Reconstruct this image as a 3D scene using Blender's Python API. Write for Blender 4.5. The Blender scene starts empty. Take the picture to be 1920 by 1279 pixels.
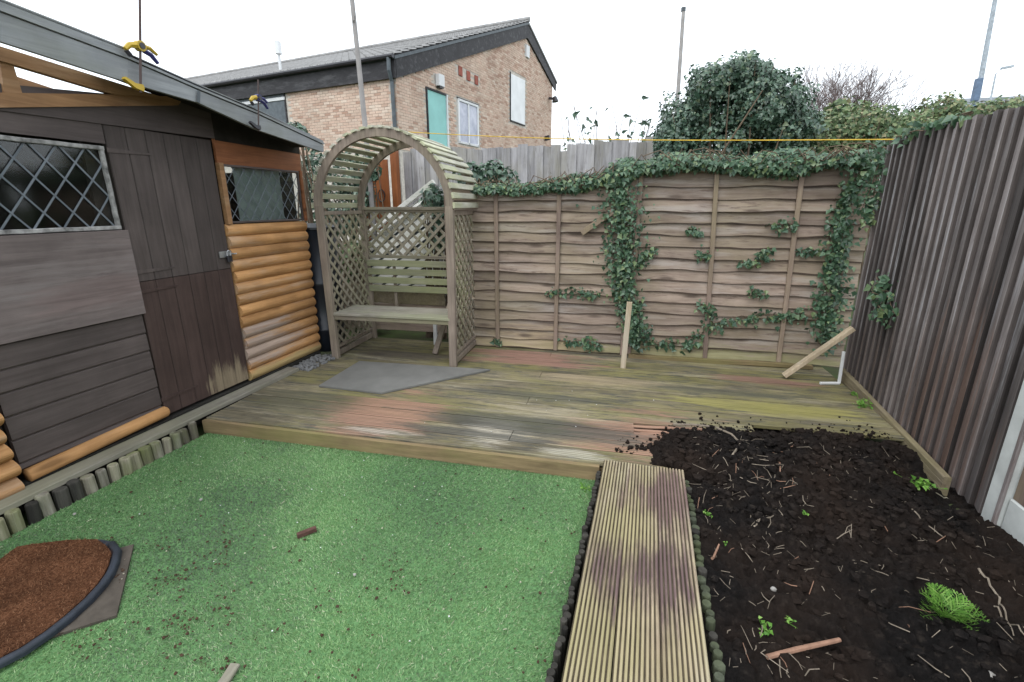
import bpy, math, random
import numpy as np
from mathutils import Vector, Matrix, noise as mnoise
R = random.Random(11)
rng = np.random.default_rng(5)
S = bpy.context.scene
COL = S.collection
rad = math.radians

# ---------------------------------------------------------------- camera
F, HZ, CH = 890.0, 385.0, 1.5
TH = math.atan((640 - HZ) / F)
YAW = math.atan(245 / (F / math.cos(TH)))
cam = bpy.data.cameras.new('camera'); camo = bpy.data.objects.new('camera', cam); COL.objects.link(camo)
cam.sensor_width = 36; cam.lens = 36 * F / 1920; cam.clip_start = .05; cam.clip_end = 800
camo.location = (0, 0, CH); camo.rotation_euler = (math.pi / 2 - TH, 0, YAW)
S.camera = camo
# ---------------------------------------------------------------- sky and light (overcast)
SUN_EL, SUN_AZ = rad(52), rad(200)
W = bpy.data.worlds.new('World'); S.world = W; W.use_nodes = True
nt = W.node_tree; nt.nodes.clear()
wo = nt.nodes.new('ShaderNodeOutputWorld'); bg = nt.nodes.new('ShaderNodeBackground')
sk = nt.nodes.new('ShaderNodeTexSky'); sk.sky_type = 'NISHITA'; sk.sun_disc = False
sk.sun_elevation = SUN_EL; sk.sun_rotation = SUN_AZ
mx = nt.nodes.new('ShaderNodeMixRGB'); mx.inputs[0].default_value = .9
cl = nt.nodes.new('ShaderNodeRGB'); cl.outputs[0].default_value = (11.3, 12.0, 12.7, 1)   # cloud layer
nt.links.new(sk.outputs[0], mx.inputs[1]); nt.links.new(cl.outputs[0], mx.inputs[2])
nt.links.new(mx.outputs[0], bg.inputs[0]); bg.inputs[1].default_value = .115
nt.links.new(bg.outputs[0], wo.inputs[0])
sl = bpy.data.lights.new('sun', 'SUN'); sl.energy = .9; sl.angle = rad(35); sl.color = (1, .97, .93)
so = bpy.data.objects.new('sun', sl); COL.objects.link(so); so.rotation_euler = (rad(38), 0, rad(-20))
S.view_settings.view_transform = 'Standard'; S.view_settings.look = 'None'
S.view_settings.gamma = 1; S.view_settings.use_curve_mapping = False; S.view_settings.exposure = .5

# ---------------------------------------------------------------- ray helpers (a measured point on a known plane)
_c, _s = math.cos(YAW), math.sin(YAW)
FW = Vector((-_s * math.cos(TH), _c * math.cos(TH), -math.sin(TH))); RT = Vector((_c, _s, 0)); UP = RT.cross(FW)
O = Vector((0, 0, CH))
def ray(px, py): return (px - 960) * RT - (py - 640) * UP + F * FW
def Zp(px, py, z): d = ray(px, py); return O + d * ((z - CH) / d.z)
def Xp(px, py, x): d = ray(px, py); return O + d * (x / d.x)
def PL(px, py, a, b):
    n = Vector((-(b[1] - a[1]), b[0] - a[0])); d = ray(px, py)
    return O + d * ((n.x * a[0] + n.y * a[1]) / (n.x * d.x + n.y * d.y))
FA, FB = (-1.5, 4.49), (1.8, 4.62)            # line of the lap fence
def onfence(px, py, off=0): p = PL(px, py, FA, FB); return Vector((p.x, p.y - off, p.z))

# ---------------------------------------------------------------- objects
def link(o): COL.objects.link(o); return o
def tag(o, label=None, cat=None, group=None, kind=None):
    if label: o['label'] = label
    if cat: o['category'] = cat
    if group: o['group'] = group
    if kind: o['kind'] = kind
    return o
def thing(name, label, cat, loc=(0, 0, 0), group=None):
    o = bpy.data.objects.new(name, None); o.location = loc; o.empty_display_size = .1
    link(o); o['org'] = tuple(loc); return tag(o, label, cat, group)
def org(o):
    while o.parent: o = o.parent
    return Vector(o.location)
class G:
    def __init__(s): s.v = []; s.f = []
    def add(s, vf):
        n = len(s.v); s.v.extend(vf[0]); s.f.extend([tuple(i + n for i in f) for f in vf[1]]); return s
    @property
    def vf(s): return s.v, s.f
def me(name, vf, mat, smooth=False, off=Vector((0, 0, 0))):
    m = bpy.data.meshes.new(name)
    m.from_pydata([(p[0] - off.x, p[1] - off.y, p[2] - off.z) for p in vf[0]], [], vf[1])
    if mat: m.materials.append(mat)
    if smooth:
        m.polygons.foreach_set('use_smooth', [True] * len(m.polygons))
    m.update(); return m
def part(name, vf, mat, parent=None, smooth=False, label=None, kind=None):
    """one mesh object; vertices are given in world space"""
    if isinstance(vf, G): vf = vf.vf
    off = org(parent) if parent else Vector((0, 0, 0))
    o = bpy.data.objects.new(name, me(name, vf, mat, smooth, off)); link(o)
    if parent: o.parent = parent
    return tag(o, label, kind=kind)
def solo(name, vf, mat, label, cat, group=None, smooth=False):
    """a thing that is one mesh, origin at its base"""
    if isinstance(vf, G): vf = vf.vf
    a = np.array([tuple(p) for p in vf[0]]); c = Vector((float(a[:, 0].mean()), float(a[:, 1].mean()), float(a[:, 2].min())))
    o = bpy.data.objects.new(name, me(name, vf, mat, smooth, c)); o.location = c; link(o)
    return tag(o, label, cat, group)
def struct(name, vf, mat, smooth=False): return tag(part(name, vf, mat, None, smooth), kind='structure')
def npmesh(name, V, faces, n, mat, smooth=False):
    """numpy mesh of faces that all have n corners"""
    m = bpy.data.meshes.new(name); V = np.asarray(V, np.float32); fc = np.asarray(faces, np.int32).reshape(-1, n)
    m.vertices.add(len(V)); m.vertices.foreach_set('co', V.ravel())
    m.loops.add(fc.size); m.loops.foreach_set('vertex_index', fc.ravel())
    m.polygons.add(len(fc)); m.polygons.foreach_set('loop_start', np.arange(len(fc), dtype=np.int32) * n)
    if smooth: m.polygons.foreach_set('use_smooth', np.ones(len(fc), bool))
    m.materials.append(mat); m.update(calc_edges=True); m.validate(); return m
# ---------------------------------------------------------------- shapes
def box(x0, x1, y0, y1, z0, z1):
    v = [Vector((x, y, z)) for z in (z0, z1) for y in (y0, y1) for x in (x0, x1)]
    return v, [(0, 2, 3, 1), (4, 5, 7, 6), (0, 1, 5, 4), (2, 6, 7, 3), (0, 4, 6, 2), (1, 3, 7, 5)]
def extr(prof, p0, p1, side, top, n=1, wob=0):
    """profile points (s, t) swept from p0 to p1"""
    v = []; f = []; k = len(prof); p0 = Vector(p0); p1 = Vector(p1)
    for i in range(n + 1):
        c = p0.lerp(p1, i / n)
        if wob and 0 < i < n: c = c + side * R.uniform(-wob, wob) + top * R.uniform(-wob, wob)
        v += [c + side * a + top * b for a, b in prof]
    for i in range(n):
        for j in range(k):
            a = i * k + j; b = i * k + (j + 1) % k
            f.append((a, b, b + k, a + k))
    f.append(tuple(range(k - 1, -1, -1))); f.append(tuple(range(n * k, n * k + k)))
    return v, f
def frame(p0, p1, up):
    d = (Vector(p1) - Vector(p0)).normalized(); up = Vector(up)
    s = d.cross(up)
    if s.length < 1e-4: s = d.cross(Vector((0, 1, 0)))
    s.normalize(); return d, s, s.cross(d).normalized()
def beam(p0, p1, w, h, up=(0, 0, 1), ch=.003, n=1, wob=0):
    d, s, t = frame(p0, p1, up); a, b, c = w / 2, h / 2, min(ch, w * .3, h * .3)
    return extr([(-a + c, -b), (a - c, -b), (a, -b + c), (a, b - c), (a - c, b), (-a + c, b), (-a, b - c), (-a, -b + c)], p0, p1, s, t, n, wob)
def tube(path, r, n=6, cap=True):
    path = [Vector(p) for p in path]; rs = r if isinstance(r, (list, tuple)) else [r] * len(path)
    v = []; f = []
    for i, p in enumerate(path):
        d = (path[min(i + 1, len(path) - 1)] - path[max(i - 1, 0)]).normalized()
        ref = Vector((0, 0, 1)) if abs(d.z) < .95 else Vector((1, 0, 0))
        s = d.cross(ref).normalized(); t = s.cross(d)
        v += [p + (s * math.cos(2 * math.pi * k / n) + t * math.sin(2 * math.pi * k / n)) * rs[i] for k in range(n)]
    for i in range(len(path) - 1):
        for k in range(n):
            a = i * n + k; b = i * n + (k + 1) % n; f.append((a, b, b + n, a + n))
    if cap: f.append(tuple(range(n - 1, -1, -1))); f.append(tuple(range(len(v) - n, len(v))))
    return v, f
def prism(poly, z0, z1):
    k = len(poly); v = [Vector((p[0], p[1], z0)) for p in poly] + [Vector((p[0], p[1], z1)) for p in poly]
    f = [(i, (i + 1) % k, (i + 1) % k + k, i + k) for i in range(k)]
    return v, f + [tuple(range(k - 1, -1, -1)), tuple(range(k, 2 * k))]
def plate(pts, th, nrm):
    """polygon in space given a thickness along nrm"""
    k = len(pts); nrm = Vector(nrm).normalized(); v = [Vector(p) for p in pts] + [Vector(p) - nrm * th for p in pts]
    f = [tuple(range(k)), tuple(range(2 * k - 1, k - 1, -1))] + [((i + 1) % k, i, i + k, (i + 1) % k + k) for i in range(k)]
    return v, f
def blob(c, r, seed=0, sq=(1, 1, 1), amp=.35, seg=6, rings=4):
    v = []; f = []; c = Vector(c)
    v.append(Vector((0, 0, 1)))
    for i in range(1, rings):
        for k in range(seg):
            a = math.pi * i / rings; b = 2 * math.pi * k / seg
            v.append(Vector((math.sin(a) * math.cos(b), math.sin(a) * math.sin(b), math.cos(a))))
    v.append(Vector((0, 0, -1)))
    for k in range(seg): f.append((0, 1 + k, 1 + (k + 1) % seg))
    for i in range(rings - 2):
        for k in range(seg):
            a = 1 + i * seg + k; b = 1 + i * seg + (k + 1) % seg; f.append((a, a + seg, b + seg, b))
    e = len(v) - 1
    for k in range(seg): f.append((e, e - seg + (k + 1) % seg, e - seg + k))
    rr = random.Random(seed)
    out = []
    for p in v:
        q = p * r * (1 + rr.uniform(-amp, amp)); out.append(c + Vector((q.x * sq[0], q.y * sq[1], q.z * sq[2])))
    return out, f

# ---------------------------------------------------------------- materials
class Mat:
    def __init__(s, name, rough=.85, spec=.3):
        s.m = bpy.data.materials.new(name); s.m.use_nodes = True; s.t = s.m.node_tree
        s.b = s.t.nodes['Principled BSDF']; s.b.inputs['Roughness'].default_value = rough
        s.b.inputs['Specular IOR Level'].default_value = spec
    def n(s, typ, **kw):
        x = s.t.nodes.new('ShaderNode' + typ)
        for k, v in kw.items(): setattr(x, k, v)
        return x
    def put(s, sock, v):
        if hasattr(v, 'is_linked') or isinstance(v, bpy.types.NodeSocket): s.t.links.new(v, sock)
        elif isinstance(v, (tuple, list)) and len(v) == 3 and sock.type == 'RGBA': sock.default_value = (*v, 1)
        else: sock.default_value = v
    def obj(s): return s.n('TexCoord').outputs['Object']
    def pos(s): return s.n('NewGeometry').outputs['Position']
    def rnd(s):
        a = s.n('ObjectInfo').outputs['Random']; b = s.n('NewGeometry').outputs['Random Per Island']
        return s.math('FRACT', s.math('ADD', a, b))
    def ornd(s): return s.n('ObjectInfo').outputs['Random']
    def math(s, op, a, b=0., c=None, clamp=False):
        x = s.n('Math', operation=op, use_clamp=clamp); s.put(x.inputs[0], a); s.put(x.inputs[1], b)
        if c is not None: s.put(x.inputs[2], c)
        return x.outputs[0]
    def vmath(s, op, a, b):
        x = s.n('VectorMath', operation=op); s.put(x.inputs[0], a); s.put(x.inputs[1], b); return x.outputs[1 if op in ('LENGTH', 'DISTANCE') else 0]
    def noise(s, vec, scale, detail=4., rough=.55, dist=0.):
        x = s.n('TexNoise'); s.put(x.inputs['Vector'], vec); x.inputs['Scale'].default_value = scale
        x.inputs['Detail'].default_value = detail; x.inputs['Roughness'].default_value = rough; x.inputs['Distortion'].default_value = dist
        return x.outputs['Fac']
    def ramp(s, fac, stops):
        x = s.n('ValToRGB'); e = x.color_ramp.elements; s.put(x.inputs[0], fac)
        while len(e) > len(stops): e.remove(e[-1])
        while len(e) < len(stops): e.new(.5)
        for i, (p, c) in enumerate(stops):
            e[i].position = p; e[i].color = (*c, 1) if isinstance(c, (tuple, list)) else (c, c, c, 1)
        return x.outputs['Color']
    def mix(s, fac, a, b, mode='MIX'):
        x = s.n('MixRGB', blend_type=mode); s.put(x.inputs[0], fac); s.put(x.inputs[1], a); s.put(x.inputs[2], b); return x.outputs[0]
    def scl(s, vec, sc): return s.vmath('MULTIPLY', vec, sc)
    def bump(s, h, strength=.4, dist=.004):
        x = s.n('Bump'); x.inputs['Strength'].default_value = strength; x.inputs['Distance'].default_value = dist
        s.put(x.inputs['Height'], h); s.t.links.new(x.outputs[0], s.b.inputs['Normal'])
    def color(s, c): s.put(s.b.inputs['Base Color'], c)
def mulc(c, k): return tuple(min(1, a * k) for a in c)

def wood(name, base, dark, axis='X', var=.35, moss=None, mossamt=.5, pale=None, paleamt=.5, patches=(), rough=.85, grain=1., bump=.5, knots=False, wear=None, worn=.62, blot=(.62, 1.15)):
    """weathered timber: grain along one axis, brightness per board, algae / bleaching in blotches"""
    m = Mat(name, rough, .25)
    o = m.obj(); r = m.ornd()
    off = m.n('CombineXYZ'); m.put(off.inputs[0], m.math('MULTIPLY', r, 31.7)); m.put(off.inputs[1], m.math('MULTIPLY', r, 17.3)); m.put(off.inputs[2], m.math('MULTIPLY', r, 53.1))
    v = m.vmath('ADD', o, off.outputs[0])
    sc = [26., 26., 26.]; sc['XYZ'.index(axis)] = 1.6
    g = m.noise(m.scl(v, tuple(k * grain for k in sc)), 1.6, 7., .62, .6)
    c = m.ramp(g, [(.28, dark), (.5, tuple((a + b) / 2 for a, b in zip(base, dark))), (.72, base)])
    big = m.noise(v, 2.6, 5., .6)
    c = m.mix(.75, c, m.ramp(big, [(.3, blot[0]), (.7, blot[1])]), 'MULTIPLY')
    c = m.mix(1., c, m.ramp(r, [(0., 1 - var), (1., 1 + var * .5)]), 'MULTIPLY')
    p = m.pos()
    if pale:
        f = m.ramp(m.noise(m.vmath('ADD', m.scl(v, tuple(.6 if 'XYZ'[i] == axis else 5. for i in range(3))), (3.1, 7.7, 1.3)), 1.5, 6., .65), [(.52, 0.), (.66, 1.)])
        c = m.mix(m.math('MULTIPLY', f, paleamt), c, pale)
    if moss:
        f = m.ramp(m.noise(m.vmath('ADD', m.scl(p, tuple(.8 if 'XYZ'[i] == axis else 2.4 for i in range(3))), (9.1, 2.2, 4.)), 1.3, 7., .68), [(.44, 0.), (.62, 1.)])
        c = m.mix(m.math('MULTIPLY', f, mossamt), c, moss)
    if wear:
        f = m.ramp(m.noise(m.scl(v, tuple(1.8 if 'XYZ'[i] == axis else 15. for i in range(3))), 2., 8., .72), [(worn - .05, 0.), (worn + .05, 1.)])
        c = m.mix(m.math('MULTIPLY', f, .8), c, wear)
    for (cx, cy, cz), (rx, ry, rz_), col, amt in patches:
        d = m.vmath('LENGTH', m.vmath('DIVIDE', m.vmath('SUBTRACT', p, (cx, cy, cz)), (rx, ry, rz_)), (0, 0, 0))
        d = m.math('ADD', d, m.math('MULTIPLY', m.math('SUBTRACT', m.noise(m.scl(p, tuple(1.6 if 'XYZ'[i] == axis else 16. for i in range(3))), 1.7, 8., .75), .5), 2.6))
        d = m.math('ADD', d, m.math('MULTIPLY', m.math('SUBTRACT', m.math('FRACT', m.math('MULTIPLY', r, 7.3)), .5), .7))
        c = m.mix(m.math('MULTIPLY', m.ramp(d, [(.55, 1.), (1.12, 0.)]), amt), c, m.mix(.6, col, m.ramp(g, [(.3, .55), (.7, 1.2)]), 'MULTIPLY'))
    if knots:
        vo = m.n('TexVoronoi'); m.put(vo.inputs['Vector'], m.scl(v, tuple(1.7 if 'XYZ'[i] == axis else 7. for i in range(3)))); vo.inputs['Scale'].default_value = 1.
        c = m.mix(m.ramp(vo.outputs['Distance'], [(.07, .85), (.17, 0.)]), c, mulc(dark, .5))
    m.color(c); m.bump(g, bump, .004)
    return m.m
def plain(name, col, rough=.7, spec=.3, scale=8., amp=.35, bumpd=0., metal=0.):
    m = Mat(name, rough, spec); o = m.obj()
    n1 = m.noise(o, scale, 6., .6)
    c = m.mix(1., col, m.ramp(n1, [(.3, 1 - amp), (.7, 1 + amp * .4)]), 'MULTIPLY')
    c = m.mix(1., c, m.ramp(m.ornd(), [(0., .88), (1., 1.08)]), 'MULTIPLY')
    m.color(c); m.b.inputs['Metallic'].default_value = metal
    if bumpd: m.bump(m.noise(o, scale * 6, 5., .6), .5, bumpd)
    return m.m
def leafm(name, stops, rough=.42, spec=.45, trans=.25):
    m = Mat(name, rough, spec)
    c = m.ramp(m.rnd(), stops)
    c = m.mix(.7, c, m.ramp(m.noise(m.pos(), 5., 3.), [(.3, .6), (.7, 1.2)]), 'MULTIPLY')
    m.color(c)
    tr = m.n('BsdfTranslucent'); m.put(tr.inputs[0], c); ms = m.n('MixShader'); ms.inputs[0].default_value = trans
    out = m.t.nodes['Material Output']; m.t.links.new(m.b.outputs[0], ms.inputs[1]); m.t.links.new(tr.outputs[0], ms.inputs[2]); m.t.links.new(ms.outputs[0], out.inputs[0])
    return m.m

DARKBROWN = (.062, .052, .05)
M = {}
M['shed_brown_h'] = wood('shed_brown_board', (.12, .096, .09), (.078, .061, .057), 'Y', .15, rough=.6, bump=.3)
M['shed_brown_v'] = wood('shed_brown_plank', (.105, .084, .077), (.066, .052, .048), 'Z', .15, rough=.6, bump=.3)
M['shed_red_v'] = wood('shed_red_brown_plank', (.095, .062, .054), (.06, .039, .034), 'Z', .15, rough=.6, bump=.3,
    patches=[((-2.96, 2.78, .2), (.3, .2, .17), (.3, .24, .16), .85)])
M['log'] = wood('orange_log', (.62, .34, .145), (.4, .2, .075), 'Y', .25, pale=(.5, .38, .28), paleamt=.55, rough=.72, knots=True, bump=.45, worn=.66, wear=(.3, .15, .06),
    patches=[((-2.96, 3.1, .42), (.5, .42, .16), (.42, .36, .33), .7), ((-2.96, 3.4, .16), (.5, .8, .05), (.45, .36, .16), .7)])
M['truss'] = wood('new_timber', (.42, .235, .115), (.25, .13, .06), 'Y', .15, rough=.6, knots=True, pale=(.4, .27, .16), bump=.2)
M['redboard'] = wood('red_orange_board', (.36, .14, .06), (.22, .08, .035), 'Y', .15, rough=.6, knots=True, bump=.2)
M['fascia'] = wood('grey_fascia', (.31, .322, .332), (.21, .22, .23), 'Y', .1, moss=(.2, .21, .16), mossamt=.4, rough=.6, bump=.3)
M['ply'] = wood('weathered_plywood', (.2, .162, .153), (.125, .1, .095), 'Y', .05, rough=.85, grain=.8, pale=(.225, .195, .187), paleamt=.6, worn=.64, wear=(.12, .09, .09), patches=[((-2.93, 2.0, 1.02), (.3, .35, .1), (.22, .155, .145), .4)])
M['sill'] = wood('grey_plank', (.36, .335, .28), (.22, .2, .165), 'Y', .1, moss=(.2, .2, .12), mossamt=.5, pale=(.42, .4, .36))
M['edglog'] = wood('edging_log', (.4, .36, .28), (.15, .13, .1), 'Z', .65, moss=(.15, .18, .05), mossamt=.65, pale=(.44, .42, .36), rough=.9)
M['edgdark'] = wood('dark_edging_log', (.07, .065, .055), (.03, .028, .025), 'Z', .5, rough=.9)
M['edggreen'] = wood('green_edging_log', (.11, .125, .085), (.045, .05, .035), 'Z', .4, moss=(.09, .11, .04), rough=.9)
RED = (.35, .205, .145)
M['deck'] = wood('mossy_deck_board', (.285, .24, .155), (.1, .09, .065), 'X', .42, moss=(.235, .215, .075), mossamt=.6, pale=(.4, .36, .26), paleamt=.5, wear=(.075, .075, .068), worn=.56, grain=.8, bump=.8, blot=(.42, 1.35),
    patches=[((-1.65, 2.78, .1), (.42, .5, .3), RED, .95), ((-.95, 4.2, .1), (.85, .28, .3), (.3, .17, .13), .9), ((.18, 2.88, .1), (.55, .42, .3), RED, .95),
             ((1.1, 4.1, .1), (.5, .12, .3), (.25, .14, .11), .8), ((-.82, 2.62, .1), (.22, .2, .2), (.48, .44, .36), .75), ((-1.55, 2.47, .1), (.3, .05, .2), (.46, .42, .36), .7),
             ((-.55, 2.8, .1), (.8, .14, .2), (.085, .085, .075), .8), ((-.7, 3.3, .1), (.8, .1, .2), (.09, .09, .075), .7), ((.6, 3.75, .1), (.9, .08, .2), (.09, .09, .07), .7), ((-.6, 3.05, .1), (.6, .12, .2), (.42, .37, .26), .6), ((.9, 3.5, .1), (.7, .14, .2), (.34, .31, .1), .7), ((-.3, 3.75, .1), (.6, .18, .2), (.38, .3, .19), .6), ((-1.0, 2.6, .1), (.5, .06, .2), (.075, .075, .068), .8), ((-2.3, 2.8, .1), (.4, .3, .2), (.13, .125, .08), .6), ((-2.1, 4.0, .1), (.5, .2, .2), (.1, .085, .07), .8), ((-.3, 2.5, .1), (.25, .06, .2), (.45, .42, .34), .8)])
M['deckedge'] = wood('deck_edge_board', (.3, .22, .12), (.15, .11, .06), 'X', .1, moss=(.2, .19, .07), mossamt=.55)
M['walk'] = wood('grooved_board', (.55, .455, .31), (.26, .2, .135), 'Y', .22, moss=(.36, .33, .15), mossamt=.5, pale=(.54, .48, .37), paleamt=.6,
    patches=[((.1, 1.62, .12), (.21, .27, .2), (.15, .098, .098), .95), ((.17, 2.15, .12), (.21, .27, .2), (.18, .115, .11), .9)])
M['lap'] = wood('lap_fence_board', (.4, .318, .258), (.23, .17, .135), 'X', .34, pale=(.43, .385, .35), paleamt=.6, wear=(.14, .1, .08), worn=.6, moss=(.3, .26, .14), mossamt=.3, bump=.9, grain=.8, knots=True,
    patches=[((.6, 4.5, .1), (2., .5, .13), (.3, .3, .13), .6), ((-1., 4.5, .16), (.7, .5, .2), (.45, .35, .22), .6)])
M['groovedirt'] = plain('groove_dirt', (.115, .094, .066), .95, .1, 9., .6)
M['deckdirt'] = wood('deck_groove_dirt', (.26, .225, .155), (.095, .085, .066), 'X', .4, moss=(.12, .125, .04), mossamt=.6)
M['lapshade'] = wood('lap_shade_strip', (.13, .09, .07), (.05, .036, .03), 'X', .3)
M['batten'] = wood('fence_batten', (.36, .27, .22), (.2, .145, .12), 'Z', .2, moss=(.3, .27, .12), mossamt=.3)
M['feather'] = wood('dark_feather_board', (.32, .285, .278), (.17, .147, .142), 'Z', .65, pale=(.46, .45, .465), paleamt=.7, wear=(.11, .09, .085), worn=.62, rough=.7, grain=1.,
    patches=[((1.75, 3.1, .3), (.4, .45, .6), (.17, .105, .08), .7), ((1.75, 3.9, .3), (.4, .5, .35), (.15, .105, .085), .5)])
M['edgeshade'] = wood('painted_edge_shade', (.14, .118, .11), (.065, .055, .052), 'Z', .7)
M['gravelb'] = wood('gravel_board', (.3, .25, .17), (.17, .135, .09), 'Y', .1, moss=(.24, .21, .1), mossamt=.5)
M['arb'] = wood('arbour_timber', (.36, .295, .242), (.2, .158, .128), 'Z', .15, moss=(.3, .28, .17), mossamt=.25)
M['arbh'] = wood('arbour_rail', (.36, .315, .25), (.2, .17, .13), 'X', .2, moss=(.28, .28, .15), mossamt=.5)
M['arbslat'] = wood('mossy_arch_slat', (.6, .58, .49), (.36, .35, .27), 'Y', .2, moss=(.48, .51, .26), mossamt=.6)
M['lath'] = wood('lattice_lath', (.42, .375, .3), (.24, .21, .16), 'Z', .25, moss=(.36, .36, .2), mossamt=.4)
M['seat'] = wood('seat_board', (.42, .39, .33), (.26, .24, .19), 'X', .1, moss=(.3, .32, .18), mossamt=.5)
M['backslat'] = wood('green_back_slat', (.36, .35, .25), (.2, .2, .13), 'X', .15, moss=(.29, .31, .15), mossamt=.7)
M['newwood'] = wood('pale_timber', (.56, .46, .33), (.38, .3, .2), 'Z', .1, pale=(.55, .5, .42), knots=True)
M['greyfence'] = wood('grey_board', (.46, .45, .46), (.28, .27, .27), 'Z', .3, pale=(.55, .54, .56), moss=(.28, .26, .18), mossamt=.4, wear=(.17, .155, .145))
M['gate'] = wood('orange_gate', (.45, .16, .055), (.28, .09, .035), 'Z', .15, rough=.5)
M['whitewood'] = wood('white_painted_board', (.85, .84, .8), (.66, .65, .6), 'X', .1, moss=(.4, .42, .3), mossamt=.35)
M['fasciablack'] = wood('black_fascia', (.05, .048, .052), (.028, .027, .03), 'X', .1, pale=(.12, .12, .125), paleamt=.5, rough=.6)
M['concrete'] = plain('concrete', (.55, .57, .55), .9, .2, 5., .25, .003)
M['slab'] = plain('grey_sheet', (.185, .183, .172), .55, .35, 4., .22, .001)
M['black_plastic'] = plain('dark_plastic', (.018, .022, .03), .35, .5, 4., .3)
M['blackm'] = plain('black_metal', (.03, .028, .035), .4, .5, 6., .3)
M['white_plastic'] = plain('white_plastic', (.75, .76, .76), .4, .4, 6., .15)
M['yellow'] = plain('yellow_plastic', (.5, .34, .03), .4, .4, 8., .15)
M['bluegrip'] = plain('blue_grip', (.03, .03, .14), .5, .4)
M['steel'] = plain('dull_steel', (.55, .56, .58), .35, .5, 20., .3, 0, .8)
M['rustm'] = plain('brown_rod', (.09, .06, .055), .6, .3)
M['polegrey'] = plain('grey_pole', (.36, .34, .33), .7, .3, 4., .25)
M['teal'] = plain('turquoise_board', (.27, .55, .52), .6, .3, 2., .12)
M['whiteb'] = plain('white_board', (.78, .79, .8), .6, .3, 2., .12)
M['brickred'] = plain('red_vent', (.36, .12, .09), .9, .2)
M['greypanel'] = plain('slate_grey_panel', (.1, .12, .135), .5, .4)
M['tile'] = plain('roof_tile', (.29, .285, .28), .8, .3, 3., .3)
M['mortar'] = plain('mortar', (.6, .55, .49), .95, .1, 10., .3)
M['rope'] = plain('yellow_rope', (.72, .47, .06), .7, .2)
M['rubber'] = plain('mat_rubber', (.03, .037, .05), .6, .35, 20., .3, .002)
M['matbase'] = plain('old_board', (.1, .085, .07), .85, .2, 12., .4, .002)
M['lampg'] = plain('lamp_grey', (.42, .47, .52), .5, .4)
M['lampb'] = plain('blue_box', (.14, .2, .3), .6, .3)
M['stone'] = plain('pale_stone', (.42, .4, .37), .9, .2, 30., .3, .002)
M['greystone'] = plain('grey_stone', (.24, .24, .24), .9, .2, 30., .4, .002)
M['root'] = plain('dry_root', (.27, .225, .175), .9, .15, 30., .4)
M['rootred'] = plain('red_brown_stick', (.33, .19, .13), .85, .2, 25., .35)
M['crumb'] = plain('brown_crumb', (.07, .045, .03), .95, .1, 30., .4)
M['darkwood'] = plain('dark_brown_wood', (.12, .065, .052), .9, .15, 25., .4)
M['litter'] = plain('straw_litter', (.45, .42, .32), .9, .1, 30., .4)
M['twig'] = plain('twig_bark', (.12, .095, .08), .9, .1)
M['twigp'] = plain('pale_twig_bark', (.2, .16, .155), .9, .1)
M['stem'] = plain('ivy_stem', (.16, .12, .085), .9, .1)
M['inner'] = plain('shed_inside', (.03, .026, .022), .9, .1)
M['curtain'] = plain('net_curtain', (.22, .26, .24), .9, .1, 14., .3)
M['lead'] = plain('white_lead_strip', (.15, .17, .19), .6, .3)
M['winframe'] = plain('flaking_white_frame', (.33, .32, .31), .8, .2, 22., .7, .003)
M['ivy'] = leafm('ivy_leaf', [(0, (.035, .08, .045)), (.4, (.07, .145, .08)), (.8, (.13, .22, .125)), (1, (.23, .3, .13))], .38, .6, .22)
M['bushleaf'] = leafm('shrub_leaf', [(0, (.035, .075, .048)), (.5, (.078, .145, .095)), (.9, (.16, .24, .165)), (1, (.24, .29, .17))], .36, .65, .18)
M['hedge'] = leafm('hedge_leaf', [(0, (.06, .1, .05)), (.5, (.14, .21, .095)), (.85, (.25, .3, .15)), (1, (.36, .32, .19))], .55, .3, .2)
M['dead'] = leafm('dry_leaf', [(0, (.14, .1, .06)), (.6, (.24, .18, .12)), (1, (.34, .28, .2))], .8, .2, .2)
M['weed'] = leafm('weed_leaf', [(0, (.09, .23, .035)), (.6, (.18, .39, .06)), (1, (.3, .48, .12))], .5, .3, .3)
M['grass'] = leafm('turf_blade', [(0, (.17, .31, .115)), (.5, (.25, .425, .17)), (.88, (.34, .53, .245)), (.95, (.46, .56, .33)), (1, (.6, .6, .42))], .6, .25, .2)

def glass():
    m = Mat('dark_glass', .06, .5)
    out = m.t.nodes['Material Output']; tr = m.n('BsdfTransparent'); tr.inputs[0].default_value = (.93, .95, .95, 1)
    gl = m.n('BsdfGlossy'); gl.inputs['Roughness'].default_value = .08; lw_ = m.n('LayerWeight'); lw_.inputs[0].default_value = .5; fac = m.math('MULTIPLY_ADD', m.math('POWER', lw_.outputs['Facing'], 4.), .5, .04)
    ms = m.n('MixShader'); m.t.links.new(fac, ms.inputs[0]); m.t.links.new(tr.outputs[0], ms.inputs[1]); m.t.links.new(gl.outputs[0], ms.inputs[2]); m.t.links.new(ms.outputs[0], out.inputs[0])
    return m.m
M['glass'] = glass()
def poly():
    m = Mat('clear_roof_sheet', .3, .4); m.color((.9, .93, .93))
    out = m.t.nodes['Material Output']; tr = m.n('BsdfTransparent'); tl = m.n('BsdfTranslucent'); tl.inputs[0].default_value = (.9, .93, .95, 1)
    a = m.n('MixShader'); a.inputs[0].default_value = .45; m.t.links.new(tr.outputs[0], a.inputs[1]); m.t.links.new(tl.outputs[0], a.inputs[2])
    m.t.links.new(a.outputs[0], out.inputs[0]); return m.m
M['poly'] = poly()
def winpale():
    m = Mat('pale_window', .15, .5); o = m.obj()
    m.color(m.ramp(m.noise(o, 3., 3.), [(.35, (.34, .36, .45)), (.65, (.52, .53, .62))])); return m.m
M['winpale'] = winpale()
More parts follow.
